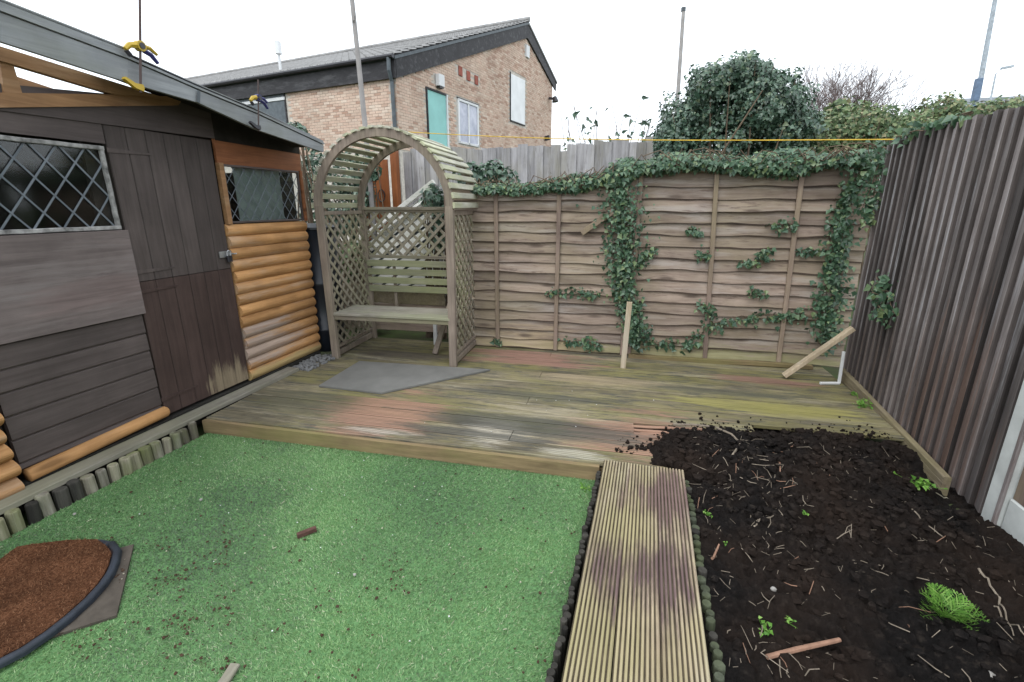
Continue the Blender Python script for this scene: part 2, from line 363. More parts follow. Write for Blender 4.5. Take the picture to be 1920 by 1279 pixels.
def brickm():
    m = Mat('brick', .92, .15)
    c = m.ramp(m.rnd(), [(0, (.46, .3, .23)), (.25, (.6, .44, .35)), (.55, (.66, .52, .42)), (.8, (.63, .45, .36)), (1, (.72, .6, .5))])
    c = m.mix(.6, c, m.ramp(m.noise(m.pos(), 1.1, 5., .6), [(.3, .72), (.7, 1.12)]), 'MULTIPLY')
    c = m.mix(.5, c, m.ramp(m.noise(m.pos(), 40., 4.), [(.3, .7), (.7, 1.15)]), 'MULTIPLY')
    m.color(c); return m.m
M['brick'] = brickm()
def turfm():
    m = Mat('turf_backing', .95, .1); p = m.pos()
    c = m.ramp(m.noise(p, 90., 3., .6), [(.3, (.07, .15, .06)), (.7, (.145, .28, .115))])
    m.color(c); return m.m
M['turf'] = turfm()
def grassdirt():
    """blade colour with trodden grime where people walk"""
    m = M['grass']; t = m.node_tree; b = t.nodes['Principled BSDF']
    w = Mat.__new__(Mat); w.m = m; w.t = t; w.b = b
    src = b.inputs['Base Color'].links[0].from_socket; p = w.pos()
    f = w.ramp(w.noise(p, 1.25, 6., .62), [(.41, 0.), (.63, 1.)])
    isl = w.n('NewGeometry').outputs['Random Per Island']
    f = w.math('MULTIPLY_ADD', w.math('LESS_THAN', isl, w.math('MULTIPLY', f, .85)), .6, w.math('MULTIPLY', f, .3))
    c = w.mix(f, src, (.1, .14, .095))
    d = w.vmath('LENGTH', w.vmath('DIVIDE', w.vmath('SUBTRACT', p, (-1.95, 1.75, 0)), (.5, .28, 1.)), (0, 0, 0))
    d = w.math('ADD', d, w.math('MULTIPLY', w.math('SUBTRACT', w.noise(p, 4., 5., .6), .5), 1.4))
    c = w.mix(w.math('MULTIPLY', w.math('LESS_THAN', isl, w.ramp(d, [(.3, .8), (1.3, 0.)])), .7), c, (.075, .1, .075))
    g = w.ramp(w.noise(p, 11., 6., .75), [(.58, 0.), (.7, 1.)])
    c = w.mix(w.math('MULTIPLY', w.math('LESS_THAN', isl, w.math('MULTIPLY', g, .7)), .8), c, (.095, .075, .04))
    t.links.new(c, b.inputs['Base Color'])
    for n in t.nodes:
        if n.type == 'BSDF_TRANSLUCENT': t.links.new(c, n.inputs[0])
grassdirt()
def soilm(name, k):
    m = Mat(name, .95, .15); p = m.pos()
    c = m.ramp(m.noise(p, 28., 8., .7), [(.3, mulc((.005, .0045, .0043), k)), (.55, mulc((.014, .0115, .0108), k)), (.68, mulc((.045, .037, .031), k)), (.85, mulc((.09, .072, .058), k))])
    c = m.mix(m.ramp(m.noise(p, 2.2, 4.), [(.4, 0.), (.65, .75)]), c, mulc((.034, .022, .016), k)); c = m.mix(m.ramp(m.noise(p, 14., 5., .7), [(.58, 0.), (.7, .6)]), c, mulc((.05, .038, .03), k))
    m.color(c); m.bump(m.noise(p, 60., 8., .7), .9, .012); return m.m
M['soil'] = soilm('dark_soil', .66); M['clod'] = soilm('soil_clod', .85)
def coir():
    m = Mat('coir', .95, .1); o = m.pos()
    c = m.ramp(m.noise(o, 130., 5., .7), [(.3, (.05, .021, .011)), (.5, (.13, .055, .027)), (.7, (.25, .125, .07))])
    c = m.mix(.8, c, m.ramp(m.noise(o, 7., 4.), [(.32, .4), (.68, 1.2)]), 'MULTIPLY')
    m.color(c); m.bump(m.noise(o, 160., 5., .7), 1., .01); return m.m
M['coir'] = coir()
def groundm():
    m = Mat('rough_grass_ground', .95, .1); p = m.pos()
    m.color(m.ramp(m.noise(p, 3., 8., .7), [(.35, (.05, .045, .03)), (.6, (.06, .085, .03)), (.75, (.09, .11, .05))])); return m.m
M['ground'] = groundm()

# ================================================================ SETTING
struct('ground', ([Vector(p) for p in ((-300, -300, -.04), (300, -300, -.04), (300, 300, -.04), (-300, 300, -.04))], [(0, 1, 2, 3)]), M['ground'])
DE = Vector((1, .035, 0)).normalized(); DN = Vector((-DE.y, DE.x, 0)); D0 = Vector((-2.795, 2.322, 0))   # deck frame
def dk(a, b, z=0): p = D0 + DE * a + DN * b; return Vector((p.x, p.y, z))
TX0, TX1, TY0 = -2.77, -.15, .1
struct('turf', prism([(TX0, TY0), (TX1 - .079, TY0), (TX1, 2.42), (TX0, 2.335)], -.03, 0), M['turf'])
def turf_blades():
    n = 200000
    x = rng.uniform(TX0, TX1, n); y = TY0 + (2.42 - TY0) * rng.uniform(0.22, 1, n) ** .9
    k = (y < 2.325 + (x - TX0) * .035) & (x < -.146 - (2.42 - y) * .034); x = x[k]; y = y[k]; n = len(x)
    h = rng.uniform(.004, .011, n); w = rng.uniform(.0014, .0026, n); a = rng.uniform(0, 2 * np.pi, n); l = rng.normal(0, .008, (n, 2))
    l[:, 0] += .006 * np.sin(x * 3 + y * 2); c, s = np.cos(a) * w, np.sin(a) * w
    z0 = np.full(n, -.002)
    V = np.stack([np.stack([x - c, y - s, z0], 1), np.stack([x + c, y + s, z0], 1), np.stack([x + l[:, 0], y + l[:, 1], h], 1)], 1).reshape(-1, 3)
    o = link(bpy.data.objects.new('artificial_grass', npmesh('artificial_grass', V, np.arange(3 * n), 3, M['grass'])))
    tag(o, kind='stuff')
turf_blades()

# ---------------------------------------------------------------- soil bed
def smooth(e0, e1, x): t = np.clip((x - e0) / (e1 - e0), 0, 1); return t * t * (3 - 2 * t)
def vnoise(x, y, sc, seed):
    """value noise on a grid, vectorised"""
    g = np.random.default_rng(seed).uniform(-1, 1, (128, 128)); x = x * sc + 20; y = y * sc + 20
    i = np.floor(x).astype(int); j = np.floor(y).astype(int); u = x - i; v = y - j; u = u * u * (3 - 2 * u); v = v * v * (3 - 2 * v)
    q = lambda a, b: g[a % 128, b % 128]
    return (q(i, j) * (1 - u) + q(i + 1, j) * u) * (1 - v) + (q(i, j + 1) * (1 - u) + q(i + 1, j + 1) * u) * v
def soil_h(x, y):
    x = np.asarray(x, float); y = np.asarray(y, float)
    yb = np.interp(x, [.05, .13, .32, .6, 1., 1.54, 1.75], [2.6, 2.68, 2.98, 3.04, 3.04, 3.2, 3.16])
    xl = np.interp(y, [0, 2.44, 2.5, 2.7, 3.1], [.36, .345, .12, .12, .25])
    wob = .06 * vnoise(x, y, 7, 3) + .03 * vnoise(x, y, 19, 4)
    d = np.minimum(yb - y, (x - xl) * 1.4) + wob * np.where(y > 2.42, 1, .25)
    base = np.interp(y, [0, 1.2, 2.2, 2.6, 3.0], [.035, .04, .065, .125, .145]) + .02 * vnoise(x, y, 2.2, 9)
    base = np.interp(y, [0, 1.2, 2.2, 2.5, 3.0], [.035, .04, .07, .138, .15]) + .02 * vnoise(x, y, 2.2, 9) - .125 * smooth(1.2, 1.66, x) * smooth(3.3, 2.85, y) * smooth(2.2, 2.7, y) - .02 * smooth(1.2, 1.7, x)
    n = .026 * vnoise(x, y, 7, 5) + .034 * np.abs(vnoise(x, y, 14, 6)) + .022 * np.abs(vnoise(x, y, 31, 7)) + .011 * vnoise(x, y, 75, 8) - .022
    t = smooth(-.03, .12, d)
    lo = .05 - .05 * smooth(1.3, 1.6, x) * smooth(2.3, 2.6, y); return lo + (base + n - lo) * t
def soil():
    nx, ny = 230, 400
    X, Y = np.meshgrid(np.linspace(.02, 1.86, nx), np.linspace(.3, 3.35, ny), indexing='ij')
    V = np.stack([X, Y, soil_h(X, Y)], 2).reshape(-1, 3)
    i, j = np.meshgrid(np.arange(nx - 1), np.arange(ny - 1), indexing='ij'); a = (i * ny + j).ravel()
    o = link(bpy.data.objects.new('soil_bed', npmesh('soil_bed', V, np.stack([a, a + ny, a + ny + 1, a + 1], 1), 4, M['soil'], True)))
    tag(o, kind='structure')
soil()
def onsoil(x, y, dz=0): return Vector((x, y, float(soil_h(x, y)) + dz))
def soilpx(px, py, z=.07):
    p = Zp(px, py, z)
    for _ in range(3): p = Zp(px, py, float(soil_h(p.x, p.y)))
    return p
def clods():
    g = G(); k = 0
    while k < 2600:
        x = R.uniform(.08, 1.74); y = R.uniform(.7, 3.3); z = float(soil_h(x, y))
        if z < .054 and R.random() > .0: continue
        r = .004 + .026 * R.random() ** 5
        g.add(blob((x, y, z + r * .25), r, k, (1, 1, .75), .4, 5, 3)); k += 1
    for k3 in range(260):
        x, y = R.uniform(.42, 1.62), R.uniform(.8, 3.05); r = R.uniform(.012, .03)
        g.add(blob((x, y, float(soil_h(x, y)) + r * .2), r, 5000 + k3, (1, R.uniform(.6, 1), .75), .45, 7, 5))
    for k2 in range(420):                                              # crumbs scattered over the deck
        x = R.uniform(-.05, 1.62); y = float(np.interp(x, [.05, .13, .32, .6, 1., 1.54, 1.75], [2.6, 2.68, 2.98, 3.04, 3.04, 3.2, 3.16])) + abs(R.gauss(0, .09)) - .02
        r = .003 + .011 * R.random() ** 2; g.add(blob((x, y, .1 + r * .4), r, 9000 + k2, (1, 1, .8), .4, 5, 3))
    tag(part('soil_clods', g, M['clod']), kind='stuff')
clods()

# ---------------------------------------------------------------- decking
deck = thing('timber_deck', 'low weathered timber deck with green algae and bare reddish patches, under the arch arbour', 'decking', dk(2.2, 0, 0))
def grooved(p0, p1, w, th, ribs, depth, up=(0, 0, 1), n=1, wob=0):
    d, s, t = frame(p0, p1, up); pr = [(-w / 2 + .003, -th), (w / 2 - .003, -th), (w / 2, -th + .003)]
    q = w / ribs; top = []
    for i in range(ribs):
        x = w / 2 - i * q
        top += [(x - q * .1 if i else x, -depth if i else -depth * .6), (x - q * .17, -depth * .15), (x - q * .26, 0), (x - q * .6, 0), (x - q * .69, -depth * .15), (x - q * .76, -depth)]
    pr += top + [(-w / 2, -depth * .6), (-w / 2, -th + .003)]
    return extr(pr, p0, p1, s, t, n, wob)
def grooveboard(name, p0, p1, w, th, ribs, depth, mat, dirt, parent, n=1, wob=0):
    o = part(name, grooved(p0, p1, w, th, ribs, depth, n=n, wob=wob), mat, parent); o.data.materials.append(dirt)
    k = 5 + 6 * ribs                                                  # profile length; faces come profile edge by edge
    for i in range(n):
        for r in range(ribs):
            for e in ((8, 3) if False else (8,)):
                j = 3 + r * 6 + 5
                o.data.polygons[i * k + j].material_index = 1
    return o
BW = .1435
for i in range(15):
    b = .024 + BW * (i + .5); z = .1 + R.uniform(-.0015, .0015)
    L0, L1 = .0 + R.uniform(0, .006), 4.535
    if i == 3: segs = [(L0, 2.86), (3.3, L1)]
    elif i == 2: segs = [(L0, 3.02), (3.34, L1)]
    elif i % 4 == 1: segs = [(L0, 2.1), (2.104, L1)]
    else: segs = [(L0, L1)]
    for a0, a1 in segs:
        if i < 5 and a1 > 4: a1 = 3.62 + R.uniform(-.05, .05)
        if a1 - a0 < .1: continue
        grooveboard('deck_board', dk(a0, b, z), dk(a1, b, z + R.uniform(-.001, .001)), BW - .008, .026, 7, .003, M['deck'], M['deckdirt'], deck)
# rotten, splintered board ends where the soil spills over
for a0, a1, b0, b1, z0, z1 in [(2.84, 3.16, .40, .41, .098, .112), (2.86, 3.28, .445, .43, .1, .088), (2.82, 3.08, .505, .5, .096, .1), (2.85, 3.34, .545, .57, .1, .116), (3.0, 3.3, .35, .375, .1, .085), (2.9, 3.2, .47, .49, .09, .104)]:
    part('rotten_splinter', beam(dk(a0, b0, z0 - .006), dk(a1, b1, z1 - .006), R.uniform(.022, .04), .014, ch=.005, n=4, wob=.003), M['deck'], deck, label='rotten reddish splintered board end')
part('edge_board', beam(dk(0, .009, .045), dk(2.665, .009, .043), .03, .092), M['deckedge'], deck)
part('joist_frame', box(-2.75, .8, 2.45, 2.52, -.03, .06), M['deckedge'], deck)
for k in range(3): part('side_joist', beam(dk(.02 + k * 2.2, .06 if k < 2 else 1.1, .03), dk(.02 + k * 2.2, 2.1, .03), .04, .08), M['deckedge'], deck)

# ---------------------------------------------------------------- boardwalk with log edging
bw = thing('boardwalk', 'straight narrow path of three grooved timber boards between green turf and dark soil', 'boardwalk', (.1, 1.4, 0))
for i in range(3):
    x = -.038 + .1415 * i
    grooveboard('grooved_board', (-.085 + .15 * i, .2, .118 + R.uniform(-.002, .002)), (x, 2.44 + R.uniform(-.004, .004), .121), .1425, .028, 9, .007, M['walk'], M['groovedirt'], bw, 6, .0008)
part('bearer', box(-.08, .29, .5, .58, 0, .088), M['edgdark'], bw)
part('bearer', box(-.08, .29, 1.9, 1.98, 0, .088), M['edgdark'], bw)
def logroll(name, label, y0, y1, xf, r, hf, mat, step):
    t = thing(name, label, 'log edging', (xf(y0), (y0 + y1) / 2, 0), 'low log roll edgings'); y = y0
    while y < y1:
        rr = r * R.uniform(.82, 1.12); x = xf(y) + R.uniform(-.004, .004); h = hf * R.uniform(.86, 1.06)
        a = Vector((x, y, -.03)); b = Vector((x + R.uniform(-.006, .006), y + R.uniform(-.006, .006), h))
        part('log', tube([a, b - (b - a).normalized() * .009, b - (b - a).normalized() * .003, b], [rr, rr, rr * .97, rr * .88], 9), mat if R.random() < .85 else M['edgdark'], t)
        y += 2 * step * R.uniform(.95, 1.06)
    return t
logroll('log_edging', 'dark log roll edging between the green turf and the grooved boardwalk', .5, 2.42, lambda y: -.128 - (2.42 - y) * .034, .0145, .078, M['edgdark'], .0165)
logroll('log_edging', 'greenish log roll edging between the grooved boardwalk and the dark soil', .5, 2.42, lambda y: .332 + (2.42 - y) * .006, .0185, .082, M['edggreen'], .021)
logroll('log_edging', 'mossy pale log roll edging along the shed side of the turf', .5, 2.3, lambda y: -2.79, .0285, .108, M['edglog'], .032)

# ================================================================ SHED
SX = -2.96
shed = thing('shed', 'brown and orange timber shed with leaded windows and grey-edged low pitched roof', 'shed', (SX, 2.6, 0))
# body behind the cladding (dark inside)
for n_, b_ in [('back_wall', (-5.2, -5.17, .3, 3.82, .1, 1.95)), ('end_wall', (-5.17, SX - .05, 3.76, 3.79, .1, 1.78)), ('end_wall', (-5.17, SX - .05, .3, .33, .1, 1.95)), ('floor', (-5.17, SX - .05, .33, 3.76, .08, .12)), ('ceiling', (-5.17, SX - .06, .33, 3.76, 1.84, 1.855))]:
    part(n_, box(*b_), M['inner'], shed)
part('sill_plank', beam((-2.872, .5, .112), (-2.872, 3.33, .112), .115, .03), M['sill'], shed)
part('base_bearer', box(-2.99, -2.94, .5, 3.8, .0, .135), M['edgdark'], shed)
def halflog(x, y0, y1, z0, z1, bulge=.025):
    h = z1 - z0; pr = [(-.02, 0), (0, 0)] + [(bulge * math.sin(math.pi * (k + .5) / 8) ** .75, h * (.015 + .97 * (k + .5) / 8)) for k in range(8)] + [(0, h), (-.02, h)]
    return extr([(-a, b) for a, b in reversed(pr)] if False else pr, (x, y0, z0), (x, y1, z0), Vector((1, 0, 0)), Vector((0, 0, 1)))
# orange log wall right of the door
lz0, lz1, nl = .137, 1.363, 14; lh = (lz1 - lz0) / nl
logwall = part('log_wall', box(SX - .045, SX - .021, 2.935, 3.82, .137, 1.36), M['inner'], shed)
for i in range(nl):
    part('log', halflog(SX, 2.937 + .006 * math.sin(i * 2.3), 3.815, lz0 + lh * i, lz0 + lh * (i + 1) - .002), M['log'], logwall)
# orange log wall left of the brown leaf
leftwall = part('log_wall', box(SX - .045, SX - .021, .4, 1.42, .137, 1.95), M['inner'], shed)
for i in range(20):
    part('log', halflog(SX + .02, .4, 1.393 + .008 * math.sin(i * 1.7), .1 + .092 * i, .1 + .092 * (i + 1) - .002, .045), M['log'], leftwall)
part('bottom_log', tube([(SX + .012, 1.44, .168), (SX + .012, 2.2, .192), (SX + .012, 2.212, .192)], [.036, .036, .028], 12), M['log'], shed, True)
# brown fixed leaf with horizontal boards
leaf = part('brown_panel', box(SX - .04, SX - .022, 1.43, 2.195, .2, 1.372), M['inner'], shed)
zs = [.205, .24, .366, .493, .615, .728, .855, .98, 1.1, 1.22, 1.36]
for a, b in zip(zs[:-1], zs[1:]):
    part('board', extr([(-.022, 0), (.0, 0), (.004, .006), (.0, b - a - .012), (-.008, b - a - .006), (-.008, b - a), (-.022, b - a)], (SX, 1.43, a), (SX, 2.195, a), Vector((1, 0, 0)), Vector((0, 0, 1))), M['shed_brown_h'], leaf)
part('plywood_sheet', beam((SX + .016, 1.2, 1.1065), (SX + .016, 2.205, 1.1055), .018, .505, ch=.002), M['ply'], shed)
# leaded windows
def window(y0, y1, z0, z1, fw, fmat, dy, dz, lw, cy=0):
    w = part('window', box(SX - .012, SX - .008, y0, y1, z0, z1), M['glass'], shed)
    for a, b in (((y0, z0), (y1, z0)), ((y0, z1), (y1, z1)), ((y0, z0), (y0, z1)), ((y1, z0), (y1, z1))):
        e = fw / 2 if a[1] == b[1] else -fw / 2
        part('frame', beam((SX + .004, a[0] - (e if a[1] == b[1] else 0), a[1] - (e if a[0] == b[0] else 0)), (SX + .004, b[0] + (e if a[1] == b[1] else 0), b[1] + (e if a[0] == b[0] else 0)), fw, .022 if a[1] == b[1] else .02, up=(1, 0, 0), n=12, wob=.0012), fmat, w)
    m_ = dz / dy; H_ = z1 - z0
    for sgn in (1, -1):
        k = -40
        while k < 60:
            yy = y0 + cy + k * dy; k += 1
            pts = []
            ya, yb2 = (yy, yy + sgn * H_ / m_)
            t0, t1 = 0., 1.
            d = yb2 - ya
            for lim, s_ in ((y0, 1), (y1, -1)):
                q = (lim - ya) / d
                if (d * s_) > 0: t0 = max(t0, q)
                else: t1 = min(t1, q)
            if t1 - t0 > .03:
                x = SX - .003 - .0012 * (sgn > 0)
                part('lead_strip', beam((x, ya + d * t0, z0 + H_ * t0), (x, ya + d * t1, z0 + H_ * t1), lw, .004, up=(1, 0, 0), ch=.001), M['lead'], w)
    return w
w1 = window(1.3, 2.168, 1.374, 1.806, .022, M['winframe'], .135, .172, .0095, .05)
w2 = window(2.99, 3.79, 1.375, 1.778, .016, M['shed_brown_h'], .1, .125, .006)
part('curtain', box(SX - .05, SX - .046, 3.13, 3.62, 1.38, 1.79), M['curtain'], w2)
part('window_post', beam((SX + .006, 2.962, 1.363), (SX + .006, 2.962, 1.79), .04, .04, up=(1, 0, 0)), M['truss'], shed)
part('window_post', beam((SX + .006, 3.815, 1.363), (SX + .006, 3.815, 1.79), .03, .04, up=(1, 0, 0)), M['redboard'], shed)
part('header_board', beam((SX, 2.945, 1.866), (SX, 3.84, 1.85), .02, .168, ch=.002), M['redboard'], shed)
# header and gable boarding above the door
part('header_board', plate([(SX + .004, 1.2, 1.832), (SX + .004, 2.2, 1.832), (SX + .004, 2.2, 1.94), (SX + .004, 1.2, 1.915)], .02, (1, 0, 0)), M['shed_brown_h'], shed)
part('gable_board', plate([(SX + .014, 1.2, 1.916), (SX + .014, 2.95, 1.95), (SX + .014, 2.95, 2.17), (SX + .014, 2.45, 2.12), (SX + .014, 1.2, 1.985)], .02, (1, 0, 0)), M['shed_brown_h'], shed)
part('gable_board', plate([(SX + .012, 2.953, 1.94), (SX + .012, 3.84, 1.93), (SX + .012, 3.84, 1.99), (SX + .012, 2.953, 2.17)], .02, (1, 0, 0)), M['inner'], shed)
part('gable_board', plate([(SX - .012, 2.3, 2.08), (SX - .012, 2.945, 2.09), (SX - .012, 2.945, 2.15), (SX - .012, 2.3, 2.13)], .02, (1, 0, 0)), M['inner'], shed)
# stable door in two leaves
part('door_backing', box(SX - .06, SX - .035, 2.1, 2.985, .12, 1.965), M['inner'], shed)
seam = 1.045
for nm, z0, z1, mt in (('upper_door', seam + .003, 1.935, M['shed_brown_v']), ('lower_door', .162, seam - .003, M['shed_red_v'])):
    d_ = part(nm, box(SX - .03, SX - .014, 2.196, 2.936, z0, z1), M['inner'], shed, label='greyer brown upper half of the stable door' if nm[0] == 'u' else 'reddish brown lower half of the stable door, paint worn off at the bottom corner')
    for i in range(6):
        y0 = 2.21 + .1197 * i
        part('plank', extr([(0, 0), (.1172, 0), (.1172, .010), (.1135, .014), (.004, .014), (0, .010)], (SX - .013, y0, z0 - .002), (SX - .013, y0, z1), Vector((0, 1, 0)), Vector((1, 0, 0))), mt, d_)
    for hz in ((1.8, seam + .06) if nm[0] == 'u' else (seam - .06, .27)):
        part('hinge', plate([(SX + .006, 2.2, hz - .013), (SX + .006, 2.47, hz - .005), (SX + .006, 2.47, hz + .005), (SX + .006, 2.2, hz + .013)], .005, (1, 0, 0)), mt, d_)
lock = part('hasp', G().add(beam((SX + .01, 2.83, 1.15), (SX + .01, 2.95, 1.15), .045, .004, up=(1, 0, 0))), M['steel'], shed)
part('padlock', beam((SX + .025, 2.9, 1.095), (SX + .025, 2.9, 1.14), .04, .02, up=(1, 0, 0), ch=.004), M['blackm'], lock)
part('shackle', tube([(SX + .025, 2.885, 1.14), (SX + .025, 2.886, 1.17), (SX + .025, 2.9, 1.178), (SX + .025, 2.914, 1.17), (SX + .025, 2.915, 1.14)], .004, 6), M['steel'], lock)
part('staple', tube([(SX + .005, 2.935, 1.15), (SX + .04, 2.935, 1.15), (SX + .04, 2.955, 1.15), (SX + .005, 2.955, 1.15)], .005, 6), M['steel'], lock)
# open truss: bottom chord, rafter, strut, orange board behind
def xq(px, py, x): p = Xp(px, py, x); return p
ch = [(0, 203), (320, 200), (320, 180), (0, 174)]
part('tie_beam', plate([xq(-60, 203, SX + .03), xq(335, 198, SX + .03), xq(345, 182, SX + .03), xq(215, 178, SX + .03), xq(-60, 173, SX + .03)], .04, (1, 0, 0)), M['truss'], shed)
part('rafter', plate([xq(-60, 68, SX + .036), xq(0, 87, SX + .036), xq(300, 181, SX + .036), xq(215, 178, SX + .036), xq(25, 121, SX + .036), xq(-60, 98, SX + .036)], .04, (1, 0, 0)), M['truss'], shed)
part('strut', plate([xq(0, 116, SX + .026), xq(25, 121, SX + .026), xq(42, 176, SX + .026), xq(8, 176, SX + .026)], .04, (1, 0, 0)), M['truss'], shed)
part('inner_rafter', plate([xq(20, 140, SX - .25), xq(140, 180, SX - .25), xq(60, 185, SX - .25), xq(20, 178, SX - .25)], .03, (1, 0, 0)), M['truss'], shed)
# roof edge: four lengths of grey fascia with a capping strip, roof sheet behind
FX = -2.65
fp = [(-90, -18, 42), (0, 24, 78), (240, 113, 155), (372, 170, 193), (480, 214, 243), (607, 273, 286)]
tops = []
for (xa, ta, ba), (xb, tb, bb) in zip(fp[:-1], fp[1:]):
    a, b, c, d = xq(xa, ba, FX), xq(xb, bb, FX), xq(xb, tb, FX), xq(xa, ta, FX); a.y += .001
    part('fascia', plate([a, b, c, d], .022, (1, 0, 0)), M['fascia'], shed)
    u = Vector((0, 0, .006))
    part('edge_strip', plate([d + u + Vector((.008, 0, 0)), c + u + Vector((.008, 0, 0)), c + u * 3.2 + Vector((.008, 0, 0)), d + u * 3.2 + Vector((.008, 0, 0))], .03, (1, 0, 0)), M['fascia'], shed)
    # felted roof sheet: rests on the fascia and runs back over the shed
    solid = xa >= 240
    lift = Vector((0, 0, .052 if not solid else .03))
    q = [d, c, c + Vector((-2.6, 0, 0)), d + Vector((-2.6, 0, 0))]
    if solid:
        part('roof_sheet', plate([p + lift for p in (d, c, c + Vector((-.34, 0, 0)), d + Vector((-.34, 0, 0)))], .012, (0, 0, 1)), M['fascia'], shed)
        q = [d + Vector((-.34, 0, 0)), c + Vector((-.34, 0, 0)), q[2], q[3]]
    part('clear_roof_sheet', plate([p + lift for p in q], .008, (0, 0, 1)), M['poly'], shed)
    part('roof_capping', plate([d + Vector((-.0, 0, .02)), c + Vector((-.0, 0, .02)), c + lift + Vector((0, 0, .006)), d + lift + Vector((0, 0, .006))], .02, (1, 0, 0)), M['fascia'], shed)
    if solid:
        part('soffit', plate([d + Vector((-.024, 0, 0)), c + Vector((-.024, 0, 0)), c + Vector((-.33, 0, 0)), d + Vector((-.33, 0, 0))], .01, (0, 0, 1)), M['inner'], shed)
j0 = xq(372, 193, FX + .012); j1 = xq(373, 171, FX + .012)
part('fascia_joint', beam(j0, j1, .02, .004, up=(1, 0, 0)), M['greypanel'], shed)
part('purlin', beam((SX - .4, .4, 2.03), (SX - .4, 3.7, 2.0), .05, .05), M['truss'], shed)

# clamps on the roof edge
def clamp(px, pyb, pyt, jawpy, label, s, left):
    yel = M['yellow'] if left else M['bluegrip']
    b = xq(px, pyb, FX + .035); t = xq(px + .0, pyt, FX + .035); j = xq(px, jawpy, FX + .035)
    c = thing('bar_clamp', label, 'clamp', b, 'bar clamps on the shed roof edge')
    part('bar', beam(b - Vector((0, 0, .03 * s)), t, .016 * s, .008 * s, up=(1, 0, 0)), M['rustm'], c)
    part('fixed_jaw', plate([b + Vector((.01, .02 * s, .022 * s)), b + Vector((.01, -.03 * s, .02 * s)), b + Vector((.01, -.09 * s, .045 * s)), b + Vector((.01, -.1 * s, .03 * s)), b + Vector((.01, -.035 * s, -.01 * s)), b + Vector((.01, .015 * s, -.02 * s)), b + Vector((.01, .025 * s, 0))], .03 * s, (1, 0, 0)), M['yellow'] if s > .75 else M['blackm'], c)
    body = part('trigger_body', tube([j + Vector((-.02 * s, 0, 0)), j + Vector((.02 * s, 0, 0))], .032 * s, 10), yel, c)
    part('grip_pad', tube([j + Vector((.021 * s, 0, 0)), j + Vector((.026 * s, 0, 0))], .02 * s, 8), M['blackm'], body)
    part('jaw_arm', tube([j + Vector((0, -.02 * s, 0)), j + Vector((0, -.07 * s, -.012 * s)), j + Vector((0, -.105 * s, -.045 * s))], [.022 * s, .018 * s, .014 * s], 6), M['yellow'], c)
    part('jaw_pad', tube([j + Vector((0, -.1 * s, -.05 * s)), j + Vector((0, -.075 * s, -.075 * s))], .014 * s, 6), M['blackm'], c)
    part('handle', tube([j + Vector((0, .02 * s, .006 * s)), j + Vector((0, .07 * s, .004 * s)), j + Vector((0, .115 * s, -.022 * s))], [.014 * s, .014 * s, .01 * s], 6), yel, c)
    part('trigger', tube([j + Vector((0, .02 * s, -.02 * s)), j + Vector((0, .07 * s, -.035 * s)), j + Vector((0, .11 * s, -.075 * s))], [.016 * s, .015 * s, .012 * s], 6), M['bluegrip'], c)
clamp(262, 165, -20, 87, 'long yellow and dark blue bar clamp standing high above the shed roof edge', .8, 1)
clamp(484, 240, 150, 184, 'small dark bar clamp gripping the lower end of the shed roof edge', .72, 0)

# black water butt squeezed between shed and arbour
wb = thing('water_butt', 'dark plastic water butt standing between shed corner and arbour', 'water butt', (-3.0, 4.03, .1))
part('body', tube([(-3.0, 4.03, .1), (-3.0, 4.03, .3), (-3.0, 4.03, .31), (-3.0, 4.03, .33), (-3.0, 4.03, .34), (-3.0, 4.03, .75), (-3.0, 4.03, .76), (-3.0, 4.03, .79), (-3.0, 4.03, .8), (-3.0, 4.03, 1.28)], [.17, .175, .183, .183, .175, .178, .187, .187, .178, .17], 20), M['black_plastic'], wb, True)
part('lid', tube([(-3.0, 4.03, 1.28), (-3.0, 4.03, 1.3), (-3.0, 4.03, 1.33)], [.185, .185, .14], 20), M['black_plastic'], wb)
part('filler_cap', tube([(-2.9, 3.95, 1.33), (-2.9, 3.95, 1.4)], .035, 10), M['white_plastic'], wb)
g = G()
for k in range(260):
    x, y = R.uniform(-2.93, -2.72), R.uniform(3.34, 3.78); r = R.uniform(.008, .02); g.add(blob((x, y, .1 + r * .4), r, k, (1, 1, .7), .3, 5, 3))
tag(part('gravel_strip', g, M['greystone']), kind='stuff')

# ================================================================ ARBOUR
AE = Vector((1.2, .06, 0)).normalized(); AN = Vector((-AE.y, AE.x, 0)); A0 = Vector((-2.135, 3.765, 0))
def ar(a, b, z): p = A0 + AE * a + AN * b; return Vector((p.x, p.y, z))
arb = thing('arbour_seat', 'arched timber arbour with lattice sides and slatted bench seat on the deck', 'arbour', ar(0, .37, .1))
ZA = 1.47
for b in (0., .74):
    for s in (-1, 1):
        part('post', beam(ar(s * .585, b, .1), ar(s * .6, b, ZA + .02), .066, .045, up=AN), M['arb'], arb)
    pr = []; n = 24
    ro, ri = .637, .574
    o_ = [ar(ro * math.cos(math.pi * k / n), b - .018, ZA + .632 * math.sin(math.pi * k / n)) for k in range(n + 1)]
    i_ = [ar(ri * math.cos(math.pi * k / n), b - .018, ZA + .568 * math.sin(math.pi * k / n)) for k in range(n + 1)]
    for h0, h1 in ((0, 12), (12, 24)):                                # each arch is two curved pieces meeting at the crown
        v = []; f = []
        for k in range(h0, h1 + 1):
            for p in (o_[k], i_[k]): v += [p, p + AN * .036]
        m_ = h1 - h0
        for k in range(m_):
            q = k * 4; f += [(q, q + 4, q + 6, q + 2), (q + 1, q + 3, q + 7, q + 5), (q, q + 1, q + 5, q + 4), (q + 2, q + 6, q + 7, q + 3)]
        f += [(0, 2, 3, 1), (m_ * 4, m_ * 4 + 1, m_ * 4 + 3, m_ * 4 + 2)]
        part('arch', (v, f), M['arb'], arb)
ns = 26
